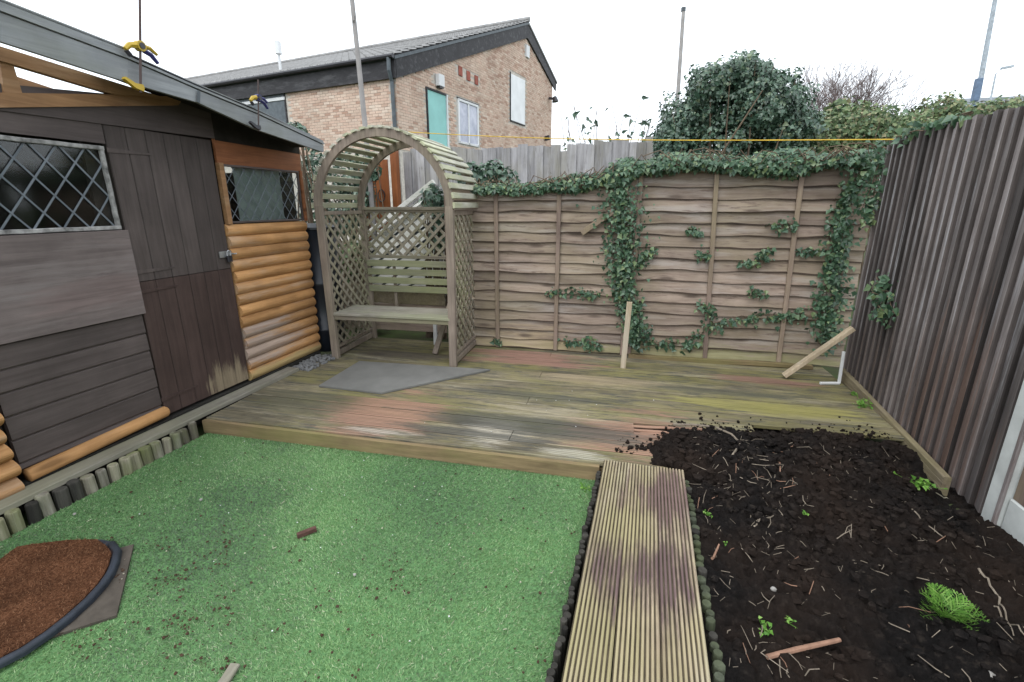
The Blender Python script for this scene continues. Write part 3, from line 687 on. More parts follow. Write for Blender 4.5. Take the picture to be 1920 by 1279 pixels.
for k in range(ns):
    t = math.pi * (k + .35) / (ns - .3); rr = .637 + .009
    c = ar(rr * math.cos(t), 0, ZA + (rr - .004) * math.sin(t)); nr = (AE * math.cos(t) + Vector((0, 0, 1)) * math.sin(t))
    j = R.uniform(-.008, .008)
    part('roof_slat', beam(c - AN * (.035 + j), c + AN * (.8 + j), .047, .019, up=nr), M['arbslat'], arb)
def lattice(P, w, z0, z1, sp, mat, nm='lattice_panel'):
    """P(a, off, z): panel plane; laths in two diagonal layers clipped to the frame"""
    fr = G()
    pan = part(nm, beam(P(0, 0, z1), P(w, 0, z1), .03, .034), mat, arb); part('rail', beam(P(0, 0, z0), P(w, 0, z0), .03, .03), mat, pan)
    for layer, sg in ((0, 1), (1, -1)):
        k = -int((z1 - z0) / sp) - 2
        while k * sp < w + (z1 - z0):
            a0 = k * sp + .03; k += 1
            d = sg * (z1 - z0); st = a0 if sg > 0 else a0
            t0, t1 = 0., 1.
            for lim, s_ in ((0, 1), (w, -1)):
                q = (lim - st) / d
                if d * s_ > 0: t0 = max(t0, q)
                else: t1 = min(t1, q)
            if t1 - t0 < .02: continue
            off = .006 if layer else -.006
            A, B = P(st + d * t0, off, z0 + (z1 - z0) * t0), P(st + d * t1, off, z0 + (z1 - z0) * t1)
            nrm = P(0, 1, 0) - P(0, 0, 0)
            part('lath', beam(A, B, .029, .009, up=nrm), M['lath'], pan)
lattice(lambda a, o, z: ar(-.59 + o, .03 + a, z), .69, .2, 1.43, .115, M['arb'])
lattice(lambda a, o, z: ar(.588 + o, .03 + a, z), .69, .2, 1.43, .115, M['arb'])
lattice(lambda a, o, z: ar(-.555 + a, .74 + o, z), 1.11, .985, 1.445, .115, M['arbh'], 'back_lattice')
for s in (-1, 1): part('foot_rail', beam(ar(s * .59, .02, .14), ar(s * .59, .72, .14), .035, .05), M['arb'], arb)
for k in range(3): part('seat_board', beam(ar(-.555, .04 + .135 * k, .53), ar(.57, .04 + .135 * k, .533), .127, .024), M['seat'], arb)
part('seat_rail', beam(ar(-.555, -.0, .497), ar(.57, -.0, .5), .022, .04), M['arbh'], arb)
for k in range(4): part('back_slat', beam(ar(-.555, .68, .66 + .088 * k), ar(.56, .68, .66 + .088 * k), .016, .064), M['backslat'], arb)
part('back_rail', beam(ar(-.57, .72, .1 + 1.365), ar(.57, .72, 1.468), .04, .03), M['arbh'], arb)
part('back_support', beam(ar(-.27, .7, .3), ar(-.27, .705, .96), .03, .02, up=AN), M['arb'], arb)
part('seat_brace', beam(ar(.3, .28, .11), ar(.42, .62, .72), .05, .035, up=AN), M['arb'], arb)

solo('white_pipe', tube([(-1.99, 4.4, .1), (-1.985, 4.4, .42)], .022, 8), M['white_plastic'], 'short white plastic pipe standing behind the arbour bench', 'pipe')
# grey sheet lying on the deck
tag(solo('grey_sheet', prism([(-2.396, 3.029), (-1.841, 3.02), (-1.19, 3.745), (-2.424, 3.66)], .1035, .117), M['slab'], 'flat grey four-sided sheet lying on the deck in front of the arbour', 'board'))

# ================================================================ BACK FENCE (waney lap panels)
def fz(x): return FA[1] + (x - FA[0]) * (FB[1] - FA[1]) / (FB[0] - FA[0])
def lap_panel(x0, x1, z0, z1, n, battens, label, posts=()):
    t = thing('lap_fence', label, 'fence panel', ((x0 + x1) / 2, fz((x0 + x1) / 2), z0), 'brown lap fence panels along the back')
    e = (z1 - z0) / n
    for i in range(n):
        za = z0 + e * i; m_ = 16; v = []; f = []; ph = R.uniform(0, 9); am = R.uniform(.002, .007); w2_ = R.uniform(2, 5)
        for k in range(m_ + 1):
            x = x0 + (x1 - x0) * k / m_; y = fz(x)
            wz = am * math.sin(x * w2_ * 2 + ph) + .004 * math.sin(x * 13 + ph * 2) + R.uniform(-.0015, .0015)
            yo = -.028 + .006 * math.sin(x * 3 + ph); bk = .004 + .004 * math.sin(x * 4.3 + ph * 3) + R.uniform(0, .003)
            v += [Vector((x, y + yo, za - .012 + wz)), Vector((x, y + yo + .009, za - .012 + wz)), Vector((x, y + .002, za + e + .012)), Vector((x, y - .005, za + e + .012)), Vector((x, y + yo, za - .012 + wz + max(.002, bk)))]
        for k in range(m_):
            q = k * 5; f += [(q, q + 5, q + 6, q + 1), (q + 4, q + 9, q + 5, q), (q + 1, q + 6, q + 7, q + 2), (q + 2, q + 7, q + 8, q + 3), (q + 3, q + 8, q + 9, q + 4)]
        f += [(0, 1, 2, 3, 4), (m_ * 5 + 4, m_ * 5 + 3, m_ * 5 + 2, m_ * 5 + 1, m_ * 5)]
        o = part('slat', (v, f), M['lap'], t); o.data.materials.append(M['lapshade'])   # dark strip along the waney edge paints the lap's shadow line
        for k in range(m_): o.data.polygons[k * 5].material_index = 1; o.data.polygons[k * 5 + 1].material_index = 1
    for xb0, xb1 in battens:
        part('batten', beam((xb1, fz(xb1) - .038, z0 - .01), (xb0, fz(xb0) - .04, z1 + .01), .038, .02, up=(0, 1, 0), n=3, wob=.002), M['batten'], t)
    part('top_cap', beam((x0, fz(x0) - .012, z1 + .022), (x1, fz(x1) - .012, z1 + .022), .06, .022), M['batten'], t)
    part('bottom_rail', beam((x0, fz(x0) + .02, z0 + .03), (x1, fz(x1) + .02, z0 + .03), .03, .05), M['batten'], t)
    return t
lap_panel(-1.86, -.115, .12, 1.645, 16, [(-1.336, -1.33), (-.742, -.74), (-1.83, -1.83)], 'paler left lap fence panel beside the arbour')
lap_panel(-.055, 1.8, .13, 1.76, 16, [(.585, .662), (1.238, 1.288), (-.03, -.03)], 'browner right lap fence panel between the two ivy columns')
p_ = beam((-.085, fz(-.085) + .01, 0), (-.085, fz(-.085) + .01, 1.75), .055, .07, up=(0, 1, 0))
solo('fence_post', p_, M['batten'], 'brown fence post between the lap panels, hidden under ivy', 'fence post')
solo('base_timber', beam((-.03, fz(0) - .085, .115), (1.55, fz(1.55) - .085, .12), .05, .035, n=6, wob=.004), M['deckedge'], 'long mossy timber lying along the foot of the right lap panel', 'timber')
solo('wood_offcut', beam(onfence(1092, 437, .06), onfence(1150, 397, .055), .05, .018, up=(0, 1, 0)), M['batten'], 'short brown timber offcut tilted against the left lap panel', 'offcut')

# ================================================================ RIGHT FENCE
RA, RB = Vector((1.745, 4.3, 0)), Vector((1.76, 2.576, 0))
def rx(y): return RA.x + (y - RA.y) * (RB.x - RA.x) / (RB.y - RA.y)
rf = thing('board_fence', 'tall dark grey feather-edge board fence on the right side of the garden', 'fence', (1.76, 3.4, 0))
y = 4.42; i = 0
while y > 2.63:
    zt = 1.965 + R.uniform(-.014, .012); x = rx(y); zb = .02
    w = .08 + R.uniform(-.004, .004)
    o = part('board', extr([(.0, 0), (.0, -.003), (w - .004, -.027), (w + .004, -.026), (w + .008, -.02), (w + .008, 0)], (x, y, zb), (x, y + R.uniform(-.006, .006), zt), Vector((0, -1, 0)), Vector((1, 0, 0)), 4, .0014), M['feather'], rf)
    o.data.materials.append(M['edgeshade'])                         # sawn edge coloured darker to paint the shade line between boards
    for q in range(4): o.data.polygons[q * 6 + 4].material_index = 1; o.data.polygons[q * 6 + 3].material_index = 1
    y -= w
for z in (.35, 1.0, 1.65): part('rail', beam((1.80, 4.42, z), (1.80, 2.6, z), .07, .04, up=(1, 0, 0)), M['feather'], rf)
gb = thing('kick_board', 'brown timber kick board along the foot of the dark fence, cut end facing the camera', 'board', (1.72, 3.5, 0))
for k, dz in enumerate((-.024,)):
    part('board', extr([(-.02, -.07), (.018, -.07), (.018, .044), (.012, .048), (-.016, .048), (-.02, .043), (-.02, .016), (-.0165, .013), (-.02, .01), (-.02, -.018), (-.0165, -.021), (-.02, -.024)], (1.715, 4.34, .165 + dz), (1.70, 2.79, .062 + dz), Vector((1, 0, 0)), Vector((0, 0, 1)), 5, .0012), M['gravelb'], gb)
cp = thing('concrete_post', 'pale concrete fence post at the right edge beside the dark soil', 'fence post', (1.8, 2.54, 0))
part('shaft', G().add(beam((1.79, 2.53, -.05), (1.79, 2.53, 2.05), .1, .1, up=(0, 1, 0), ch=.012)), M['concrete'], cp)
part('slot', beam((1.742, 2.485, .02), (1.742, 2.485, 2.05), .014, .022, up=(0, 1, 0)), M['feather'], cp)
cg = thing('board_fence', 'fence bay at the right edge with pale concrete gravel board under brown boards', 'fence panel', (1.8, 2.0, 0))
part('gravel_board', beam((1.79, 2.47, .06), (1.8, .6, .06), .05, .24, ch=.01), M['concrete'], cg)
for k in range(13):
    y = 2.47 - .14 * k
    part('board', beam((1.78, y - .065, .18), (1.782, y - .065, 1.95), .128, .018, up=(1, 0, 0)), M['batten'] if k < 1 else M['feather'], cg)

# props against the fences
solo('wooden_stake', beam((-.068, 4.135, .1), (-.05, 4.16, .695), .046, .03, up=(0, 1, 0)), M['newwood'], 'short pale timber stake standing upright on the deck before the ivy', 'stake')
solo('fence_brace', beam((1.245, 4.2, .125), (1.675, 4.2, .565), .032, .062, up=(0, 1, 0)), M['newwood'], 'pale timber brace leaning diagonally from the deck to the dark fence', 'timber brace')
wp = thing('white_bracket', 'thin white L-shaped bracket lying at the foot of the dark fence', 'bracket', Zp(1572, 718, .105))
a = Zp(1538, 719, .112); b = Zp(1573, 719, .112); c = PL(1582, 660, (1.0, b.y), (2.0, b.y))
part('foot', beam(a, b, .022, .018), M['white_plastic'], wp); part('upright', beam(b, c, .022, .018, up=(0, 1, 0)), M['white_plastic'], wp)

# ================================================================ IVY
LX = np.array([[0, 0, 0], [-.46, .26, .13], [-.27, .52, .06], [0, 1, -.06], [.27, .52, .06], [.46, .26, .13]])
LF = np.array([[0, 3, 2, 1], [0, 5, 4, 3]])
def lbasis(Nn, down=1., jit=.55):
    n = len(Nn); Nn = Nn + rng.normal(0, jit, (n, 3)); Nn /= np.linalg.norm(Nn, axis=1)[:, None]
    t = rng.normal(0, .6, (n, 3)) + np.array([0, 0, -down]); t -= (t * Nn).sum(1)[:, None] * Nn; t /= np.linalg.norm(t, axis=1)[:, None] + 1e-9
    return np.cross(t, Nn), t, Nn
def leafcloud(P, Nn, size, down=1., jit=.55, wide=1.):
    s, t, n = lbasis(Nn, down, jit); sz = size[:, None]
    V = np.stack([P + sz * (s * q[0] * wide + t * q[1] + n * q[2]) for q in LX], 1).reshape(-1, 3)
    Fc = (np.arange(len(P)) * 6)[:, None, None] + LF[None]
    return V, Fc.reshape(-1, 4)
def foliage(parent, P, Nn, size, mat, down=1., jit=.55, wide=1., name='foliage', kind='stuff'):
    V, Fc = leafcloud(P, Nn, size, down, jit, wide); off = np.array(org(parent) if parent else (0, 0, 0))
    o = link(bpy.data.objects.new(name, npmesh(name, V - off, Fc, 4, mat)))
    if parent: o.parent = parent
    return tag(o, kind=kind)
LEAFM = me('ivy_leaf', ([Vector(q) for q in LX], [tuple(f) for f in LF.tolist()]), M['ivy'])
def leafparts(parent, P, Nn, size, mesh=None, down=1., jit=.5):
    s, t, n = lbasis(Nn, down, jit); off = org(parent)
    for k in range(len(P)):
        o = bpy.data.objects.new('leaf', mesh or LEAFM); COL.objects.link(o); o.parent = parent
        z = float(size[k]); m_ = Matrix.Identity(4)
        for r in range(3): m_[r][0] = s[k][r] * z; m_[r][1] = t[k][r] * z; m_[r][2] = n[k][r] * z; m_[r][3] = P[k][r] - off[r]
        o.matrix_local = m_
def alongpath(pts, n, sd, depth):
    """points scattered about a polyline of (position, half width)"""
    q = np.array([tuple(p[0]) for p in pts]); w = np.array([p[1] for p in pts]); L = np.r_[0, np.cumsum(np.linalg.norm(np.diff(q, axis=0), axis=1))]
    u = rng.uniform(0, L[-1], n); P = np.stack([np.interp(u, L, q[:, i]) for i in range(3)], 1); hw = np.interp(u, L, w)
    clump = .55 + .9 * (vnoise(P[:, 0] * 3 + P[:, 2] * 2, P[:, 2] * 3, 2.5, 21) * .5 + .5)
    P[:, 0] += rng.normal(0, .5, n) * hw * clump; P[:, 2] += rng.normal(0, .5, n) * hw * clump
    P[:, 1] += -rng.uniform(depth[0], depth[1], n)
    return P
def stems(parent, pts, n, r, mat):
    g = G(); 
    for k in range(n):
        path = []
        for i, (p, w) in enumerate(pts):
            path.append(Vector(p) + Vector((R.gauss(0, .35) * w, -.03 - R.random() * .02, R.gauss(0, .35) * w)))
        # wiggle
        q = []
        for a, b in zip(path[:-1], path[1:]):
            for m_ in range(4): q.append(a.lerp(b, m_ / 4) + Vector((R.gauss(0, .008), R.gauss(0, .004), R.gauss(0, .008))))
        q.append(path[-1]); g.add(tube(q, r * R.uniform(.6, 1.2), 4, False))
    part('stem', g, mat, parent)
NF = np.array([0, -1., .35])
def ivy(name, label, pts, n, depth=(.03, .1), size=(.025, .05), nparts=0, nst=3, group=None, mat='ivy', nrm=NF):
    t = thing(name, label, 'ivy', pts[0][0], group)
    P = alongpath(pts, n, 1, depth); sz = size[0] * .7 + (size[1] * 1.1 - size[0] * .7) * rng.uniform(0, 1, n) ** 1.3; Nn = np.tile(nrm, (n, 1))
    k = np.argsort(P[:, 1])[:nparts]; rest = np.setdiff1d(np.arange(n), k)
    if nparts: leafparts(t, P[k], Nn[k], sz[k] * 1.1)
    if len(rest): foliage(t, P[rest], Nn[rest], sz[rest], M[mat])
    stems(t, pts, nst, .0035, M['stem']); return t
F_ = lambda *a: [(onfence(x, y), w) for x, y, w in a]
ivy('ivy', 'ivy growing in a thick column between the two lap fence panels', F_((1165, 350, .14), (1165, 400, .17), (1170, 450, .16), (1165, 510, .15), (1175, 560, .13), (1185, 600, .09), (1190, 640, .07)), 1750, (.03, .13), nparts=220, nst=6)
ivy('ivy', 'ivy climbing the right end of the lap fence near the dark fence', F_((1600, 330, .1), (1578, 380, .09), (1565, 440, .09), (1560, 500, .1), (1550, 560, .11), (1545, 610, .12), (1550, 640, .08)), 1250, (.03, .12), nparts=160, nst=5)
ivy('ivy', 'low horizontal ivy strand joining the right ivy column to the fence foot', F_((1330, 608, .05), (1380, 597, .05), (1430, 593, .05), (1490, 588, .06), (1540, 595, .07)), 210, (.03, .07), nparts=60)
for k, (lab, pp, n) in enumerate([
    ('ivy sprig on the left lap panel, halfway between arbour and ivy column', ((1025, 550, .03), (1060, 545, .06), (1095, 548, .07), (1125, 550, .04)), 60),
    ('ivy sprig just right of the middle ivy column, at mid height', ((1195, 490, .06), (1215, 480, .07), (1225, 465, .05)), 46),
    ('ivy sprig high on the right lap panel, left of its first batten', ((1285, 430, .04), (1298, 430, .06), (1310, 436, .04)), 34),
    ('ivy sprig hanging from the first batten of the right lap panel', ((1310, 480, .04), (1322, 472, .06), (1330, 478, .04)), 26),
    ('ivy sprig high on the second batten of the right lap panel', ((1450, 425, .04), (1475, 420, .06), (1490, 432, .04)), 36),
    ('long ivy sprig between the two battens of the right lap panel', ((1385, 495, .05), (1410, 490, .06), (1432, 488, .04), (1436, 468, .04)), 60),
    ('small ivy sprig below the long sprig on the right lap panel', ((1405, 545, .03), (1425, 548, .05)), 22),
    ('straggling ivy low on the first batten of the right lap panel', ((1305, 570, .05), (1330, 575, .06), (1330, 605, .06), (1305, 630, .08), (1290, 645, .05)), 90),
    ('ivy sprig reaching out left of the right ivy column', ((1490, 470, .03), (1515, 468, .04), (1545, 470, .04)), 26),
    ('ivy tuft at the foot of the left lap panel', ((1060, 640, .05), (1090, 638, .06), (1125, 645, .06)), 60),
    ('sparse ivy along the foot of the right lap panel', ((1215, 640, .05), (1250, 640, .05), (1310, 648, .06)), 50),
    ('tiny weed at the foot of the fence beside the arbour', ((930, 635, .03), (940, 640, .03)), 16),
    ('ivy sprig lying low behind the stake foot', ((1195, 600, .07), (1205, 625, .09), (1215, 645, .06)), 60)]):
    ivy('ivy_sprig', lab, F_(*pp), int(n * 1.25), (.03, .07), (.025, .05), nparts=int(n * 1.25), nst=2, group='small ivy sprigs on the lap fence')
# ivy mass along the fence top
def topivy(label, pts, n, ya, yb, size=(.024, .054), nst=10, dead=0):
    t = thing('ivy', label, 'ivy', pts[0][0])
    q = np.array([tuple(p[0]) for p in pts]); w = np.array([p[1] for p in pts])
    x = rng.uniform(q[0, 0], q[-1, 0], n); zc = np.interp(x, q[:, 0], q[:, 2]); hw = np.interp(x, q[:, 0], w)
    hw = hw * (.7 + .45 * vnoise(x, x * 0, 5, 31)); a = rng.uniform(0, 2 * np.pi, n); rr = rng.uniform(.35, 1, n) ** .6
    y = np.array([fz(v) for v in x]) + (ya + yb) / 2 + np.cos(a) * rr * (yb - ya) / 2
    z = zc + np.sin(a) * rr * hw - .05 * np.maximum(0, -np.cos(a)) * rng.uniform(0, 1, n)
    P = np.stack([x, y, z], 1); Nn = np.stack([rng.normal(0, .3, n), np.cos(a) - .25, np.sin(a) + .3], 1)
    foliage(t, P, Nn, rng.uniform(size[0], size[1], n), M['ivy'], 1., .5)
    if dead:
        k = rng.integers(0, n, dead); foliage(t, P[k] + rng.normal(0, .02, (dead, 3)), Nn[k], rng.uniform(.02, .04, dead), M['dead'], 1., .7, .6, 'dry_leaves')
    g = G()
    for k in range(nst):
        x0 = R.uniform(q[0, 0], q[-1, 0]); L = R.uniform(.3, .9); pth = []
        for i in range(9):
            xx = min(x0 + L * i / 8, q[-1, 0]); pth.append((xx, fz(xx) + ya * .7 + R.uniform(-.03, .03), float(np.interp(xx, q[:, 0], q[:, 2])) + R.uniform(-.08, .1)))
        g.add(tube(pth, .004, 4, False))
    part('stem', g, M['stem'], t); return t
TP = lambda *a: [(Vector((onfence(x, y).x, 0, onfence(x, y).z)), w) for x, y, w in a]
topivy('ivy spilling along the top of the left lap panel toward the arbour', TP((890, 350, .035), (980, 352, .045), (1040, 345, .08), (1100, 340, .12), (1150, 330, .17)), 3400, -.12, .12, dead=160, nst=14)
topivy('dense ivy mass over the top of the right lap panel', TP((1140, 330, .18), (1200, 312, .17), (1290, 300, .16), (1400, 308, .15), (1500, 303, .15), (1600, 295, .2), (1680, 300, .22)), 10000, -.16, .42, dead=260, nst=22)
ivy('ivy', 'ivy hanging in the corner where the lap fence meets the dark fence', [(Vector((1.66, 4.42, 1.95)), .15), (Vector((1.68, 4.4, 1.75)), .13), (Vector((1.68, 4.38, 1.55)), .09), (Vector((1.66, 4.38, 1.38)), .06)], 330, (.0, .1), nparts=50)
t = ivy('ivy_sprig', 'ivy sprig sticking out through the dark board fence at mid height', [(Vector((1.71, 4.02, 1.0)), .06), (Vector((1.7, 3.96, .9)), .11), (Vector((1.69, 3.9, .82)), .13), (Vector((1.7, 3.78, .76)), .07)], 130, (0, .12), (.035, .065), nparts=130, nst=3, group='ivy sprigs on the dark board fence', nrm=np.array([-1., -.3, .3]))
ivy('ivy_sprig', 'ivy trailing over the top of the dark board fence by the corner', [(Vector((1.74, 4.2, 1.95)), .07), (Vector((1.73, 4.0, 1.98)), .06), (Vector((1.74, 3.8, 1.985)), .04), (Vector((1.74, 3.5, 1.99)), .03)], 150, (-.05, .05), (.03, .055), nparts=60, nst=4, group='ivy sprigs on the dark board fence')

# ================================================================ BEYOND THE FENCE
gf = thing('grey_fence', 'weathered grey close-board fence with ragged top beyond the lap fence', 'fence', (-1.4, 6.2, 0))
y = 6.2; x = -3.14; k = 0
while x < .34:
    w = R.uniform(.088, .112); zt = 2.19 + .03 * min(1, (x + 3.14) * 1.2) + R.uniform(-.03, .028) + (.03 if x > -.6 else 0)
    if abs(x + 1.02) < .06: zt -= .06
    yo = y + (.009 if k % 2 else -.009); za_, zb_ = zt + R.uniform(-.014, .014), zt + R.uniform(-.014, .014)
    part('board', plate([(x - .008, yo, 0), (x + w + .008, yo, 0), (x + w + .006, yo, za_), (x - .006, yo, zb_)], .015, (0, -1, 0)), M['greyfence'], gf)
    x += w; k += 1
for z in (.5, 1.9): part('rail', beam((-3.14, 6.25, z), (.36, 6.25, z), .05, .07), M['greyfence'], gf)
gt = thing('orange_gate', 'orange brown painted timber gate seen through the arch of the arbour', 'gate', (-3.4, 6.05, 0))
for k in range(4): part('board', beam((-3.72 + .118 * k, 6.06, .05), (-3.72 + .118 * k, 6.06, 2.02 + .02 * k), .112, .022, up=(0, 1, 0)), M['gate'], gt)
part('post', beam((-3.2, 6.03, 0), (-3.19, 6.03, 2.2), .085, .09, up=(0, 1, 0)), M['gate'], gt)
part('ring_handle', tube([(-3.42 + .05 * math.cos(k * .7), 6.03, 1.62 + .08 * math.sin(k * .7)) for k in range(10)], .008, 5), M['blackm'], gt)
# white boarded lean-to with sloping top
wl = thing('white_lean_to', 'white boarded lean-to with a sloping top behind the arbour', 'lean-to', (-2.7, 5.2, 0))
for k in range(13):
    z0 = -.35 + k * .155; pts = [(-3.25, z0), (-2.3, z0 + .62), (-2.3, z0 + .74), (-3.25, z0 + .12)]
    top = lambda x: 1.05 + (x + 3.25) * .66
    pts = [(px_, min(max(pz, .3), top(px_))) for px_, pz in pts]
    if pts[0][1] >= pts[3][1] and pts[1][1] >= pts[2][1]: continue
    part('board', plate([(px_, 5.2, pz) for px_, pz in pts], .02, (0, -1, 0)), M['whitewood'], wl)
part('back_panel', plate([(-3.25, 5.235, .3), (-2.3, 5.235, .3), (-2.3, 5.235, 1.66), (-3.25, 5.235, 1.03)], .01, (0, -1, 0)), M['greypanel'], wl)
part('sloping_rail', beam((-3.3, 5.17, 1.07), (-2.27, 5.17, 1.75), .05, .05, up=(0, 1, 0)), M['whitewood'], wl)
part('lower_rail', beam((-3.0, 5.16, 1.17), (-2.27, 5.16, 1.63), .03, .035, up=(0, 1, 0)), M['whitewood'], wl)
part('post', beam((-2.27, 5.2, .0), (-2.27, 5.2, 1.72), .06, .06, up=(0, 1, 0)), M['greyfence'], wl)
part('low_board', beam((-3.3, 4.62, .3), (-1.95, 4.62, .32), .02, .3, n=5, wob=.003), M['lap'], wl)
part('low_board', beam((-3.3, 4.6, .56), (-1.95, 4.6, .57), .02, .2, n=5, wob=.003), M['gravelb'], wl)
def bush(name, label, cat, blobs, n, mat, size, stem_h, dead=0, group=None, core=True):
    """leaves spread over several overlapping lobes, more of them near the skin"""
    c0 = Vector(blobs[0][0]); t = thing(name, label, cat, (c0.x, c0.y, 0), group)
    vol = np.array([b[1] * b[2] * b[3] for b in blobs]) ** .67; cnt = (n * vol / vol.sum()).astype(int); Ps = []; Ns = []
    for (c, a, b, h), m_ in zip(blobs, cnt):
        d = rng.normal(0, 1, (m_, 3)); d /= np.linalg.norm(d, axis=1)[:, None]
        lump = 1 + .34 * vnoise(d[:, 0] * 2 + c[0], d[:, 2] * 2 + d[:, 1], 2.2, 41) + .1 * vnoise(d[:, 0] * 2, d[:, 2] * 2 + d[:, 1] * 2, 6, 42)
        r = rng.uniform(.45, 1, m_) ** .5 * lump
        Ps.append(np.array(c) + d * r[:, None] * np.array([a, b, h])); Ns.append(d + np.array([0, -.1, .5]))
    P = np.concatenate(Ps); Nn = np.concatenate(Ns)
    foliage(t, P, Nn, size[0] + (size[1] - size[0]) * rng.uniform(0, 1, len(P)) ** 1.6 * 1.2, M[mat], .7, .55)
    if dead:
        k = rng.integers(0, len(P), dead); foliage(t, P[k], Nn[k], rng.uniform(size[0], size[1], dead) * .8, M['dead'], .7, .8, .5, 'dry_leaves')
    g = G()
    for (c, a, b, h) in blobs:
        for k in range(7):
            e = Vector((c[0] + R.gauss(0, .45) * a, c[1] + R.gauss(0, .45) * b, c[2] + R.uniform(-.1, .7) * h)); s0 = Vector((c0.x + R.gauss(0, .08), c0.y, 0))
            mid = s0.lerp(e, .55) + Vector((R.gauss(0, .08), R.gauss(0, .08), R.gauss(0, .05)))
            g.add(tube([s0, mid, e], [.02, .012, .004], 5, False))
    part('trunk', g, M['stem'], t); return t
def at(px, py, y): return PL(px, py, (0, y), (1, y))
B = []
for px, py, rx_, rz_ in [(1375, 195, .42, .36), (1300, 225, .33, .3), (1435, 205, .36, .33), (1475, 245, .27, .25), (1268, 262, .24, .22), (1365, 265, .5, .26), (1385, 140, .17, .17), (1335, 165, .25, .22), (1410, 160, .24, .21)]:
    p = at(px, py, 5.75); B.append(((p.x, p.y + R.uniform(-.1, .15), p.z), rx_, .4, rz_))
bush('ivy_shrub', 'big dark domed ivy-clad shrub standing above the back fence', 'shrub', B, 36000, 'bushleaf', (.02, .05), 1.5, dead=260)
# shoots and loose twigs of the shrub
B = []
for px, py, rx_, rz_ in [(1560, 262, .5, .22), (1640, 270, .5, .22), (1530, 285, .45, .2), (1700, 262, .4, .2), (1610, 235, .3, .18)]:
    p = at(px, py, 6.2); B.append(((p.x, p.y, p.z), rx_, .5, rz_))
bush('hedge', 'low green hedge between the ivy shrub and the dark board fence', 'hedge', B, 11000, 'hedge', (.025, .055), 1., dead=3000)
B = []
for px, py, rx_, rz_ in [(1700, 248, .7, .2), (1780, 230, .7, .18), (1840, 222, .5, .15), (1748, 215, .2, .22), (1660, 246, .6, .18), (1900, 208, .5, .13)]:
    p = at(px, py, 8.6); B.append(((p.x, p.y, p.z), rx_, .6, rz_))
bush('hedge', 'further yellowish green hedge showing above the dark board fence', 'hedge', B, 9000, 'hedge', (.035, .075), 1., dead=3000)
B = []
for px, py, rx_, rz_ in [(1575, 222, .28, .2), (1550, 240, .28, .2)]:
    p = at(px, py, 7.6); B.append(((p.x, p.y, p.z), rx_, .4, rz_))
bush('hedge_shrub', 'small green shrub under the bare tree beyond the fence', 'shrub', B, 1500, 'hedge', (.04, .085), 1.)
for lab, pts in [('dark leafy shrub behind the lap fence just right of the arbour', [(905, 325, .13, .1), (940, 330, .14, .1), (925, 318, .1, .09), (880, 330, .12, .12)]),
                 ('dark leafy shrub inside the arch at the top of the white lean-to', [(815, 372, .12, .14), (835, 400, .14, .2), (822, 440, .12, .2)]),
                 ('ivy shrub behind the left side of the arbour beside the orange gate', [(692, 315, .1, .16), (678, 370, .13, .22), (650, 330, .22, .3), (590, 330, .18, .35), (590, 400, .2, .4), (640, 400, .25, .3)]),
                 ('small leafy shoot above the shed roof against the brick wall', [(552, 240, .07, .06), (562, 250, .06, .06)])]:
    yy = {0: 4.95, 1: 5.0, 2: 5.6, 3: 5.2}[['dark leafy shrub behind', 'dark leafy shrub inside', 'ivy shrub', 'small leafy'].index(next(s_ for s_ in ['dark leafy shrub behind', 'dark leafy shrub inside', 'ivy shrub', 'small leafy'] if lab.startswith(s_)))]
    B = [((at(px, py, yy).x, yy + R.uniform(-.05, .05), at(px, py, yy).z), a, .15, h) for px, py, a, h in pts]
    bush('shrub', lab, 'shrub', B, int(160 + 9000 * sum(b[1] * b[3] for b in B)), 'bushleaf', (.04, .075), .8)
B = [((at(px, py, 5.1).x, 5.1, at(px, py, 5.1).z), .22, .2, .2) for px, py in [(640, 520), (660, 480), (650, 560), (690, 590)]]
bush('dry_shrub', 'straw coloured dry shrub behind the left lattice of the arbour', 'shrub', B, 900, 'hedge', (.04, .08), .5, dead=1500)
# sparse sapling against the sky
sp = thing('sapling', 'thin sapling with a few scattered leaves against the white sky', 'sapling', (-.6, 7.0, 0))
g = G(); LP = []
base = Vector((-.62, 7., 0))
for k in range(26):
    px, py = R.uniform(1045, 1225), R.uniform(186, 240)
    e = at(px, py, 7. + R.uniform(-.3, .3)); m_ = base.lerp(e, .6) + Vector((R.gauss(0, .1), 0, R.gauss(0, .05)))
    pth = [base, m_, m_.lerp(e, .5) + Vector((R.gauss(0, .04), 0, 0)), e]; g.add(tube(pth, [.012, .007, .005, .0035], 4, False))
    for j in range(R.randint(2, 5)): LP.append(pth[2].lerp(e, R.uniform(-.6, 1)) + Vector((R.gauss(0, .05), R.gauss(0, .05), R.gauss(0, .04))))
part('stem', g, M['twigp'], sp)
P = np.array([tuple(p) for p in LP]); SL = me('sapling_leaf', ([Vector((q[0] * .55, q[1], q[2])) for q in LX], [tuple(f) for f in LF.tolist()]), M['bushleaf'])
leafparts(sp, P, np.tile(NF, (len(P), 1)), rng.uniform(.07, .13, len(P)), SL, .3, .6)
solo('dead_stick', tube([at(1352, 290, 4.75), at(1390, 232, 4.72), at(1430, 170, 4.7)], [.008, .007, .004], 5), M['stem'], 'thin dead stick slanting in front of the dark ivy shrub', 'stick')
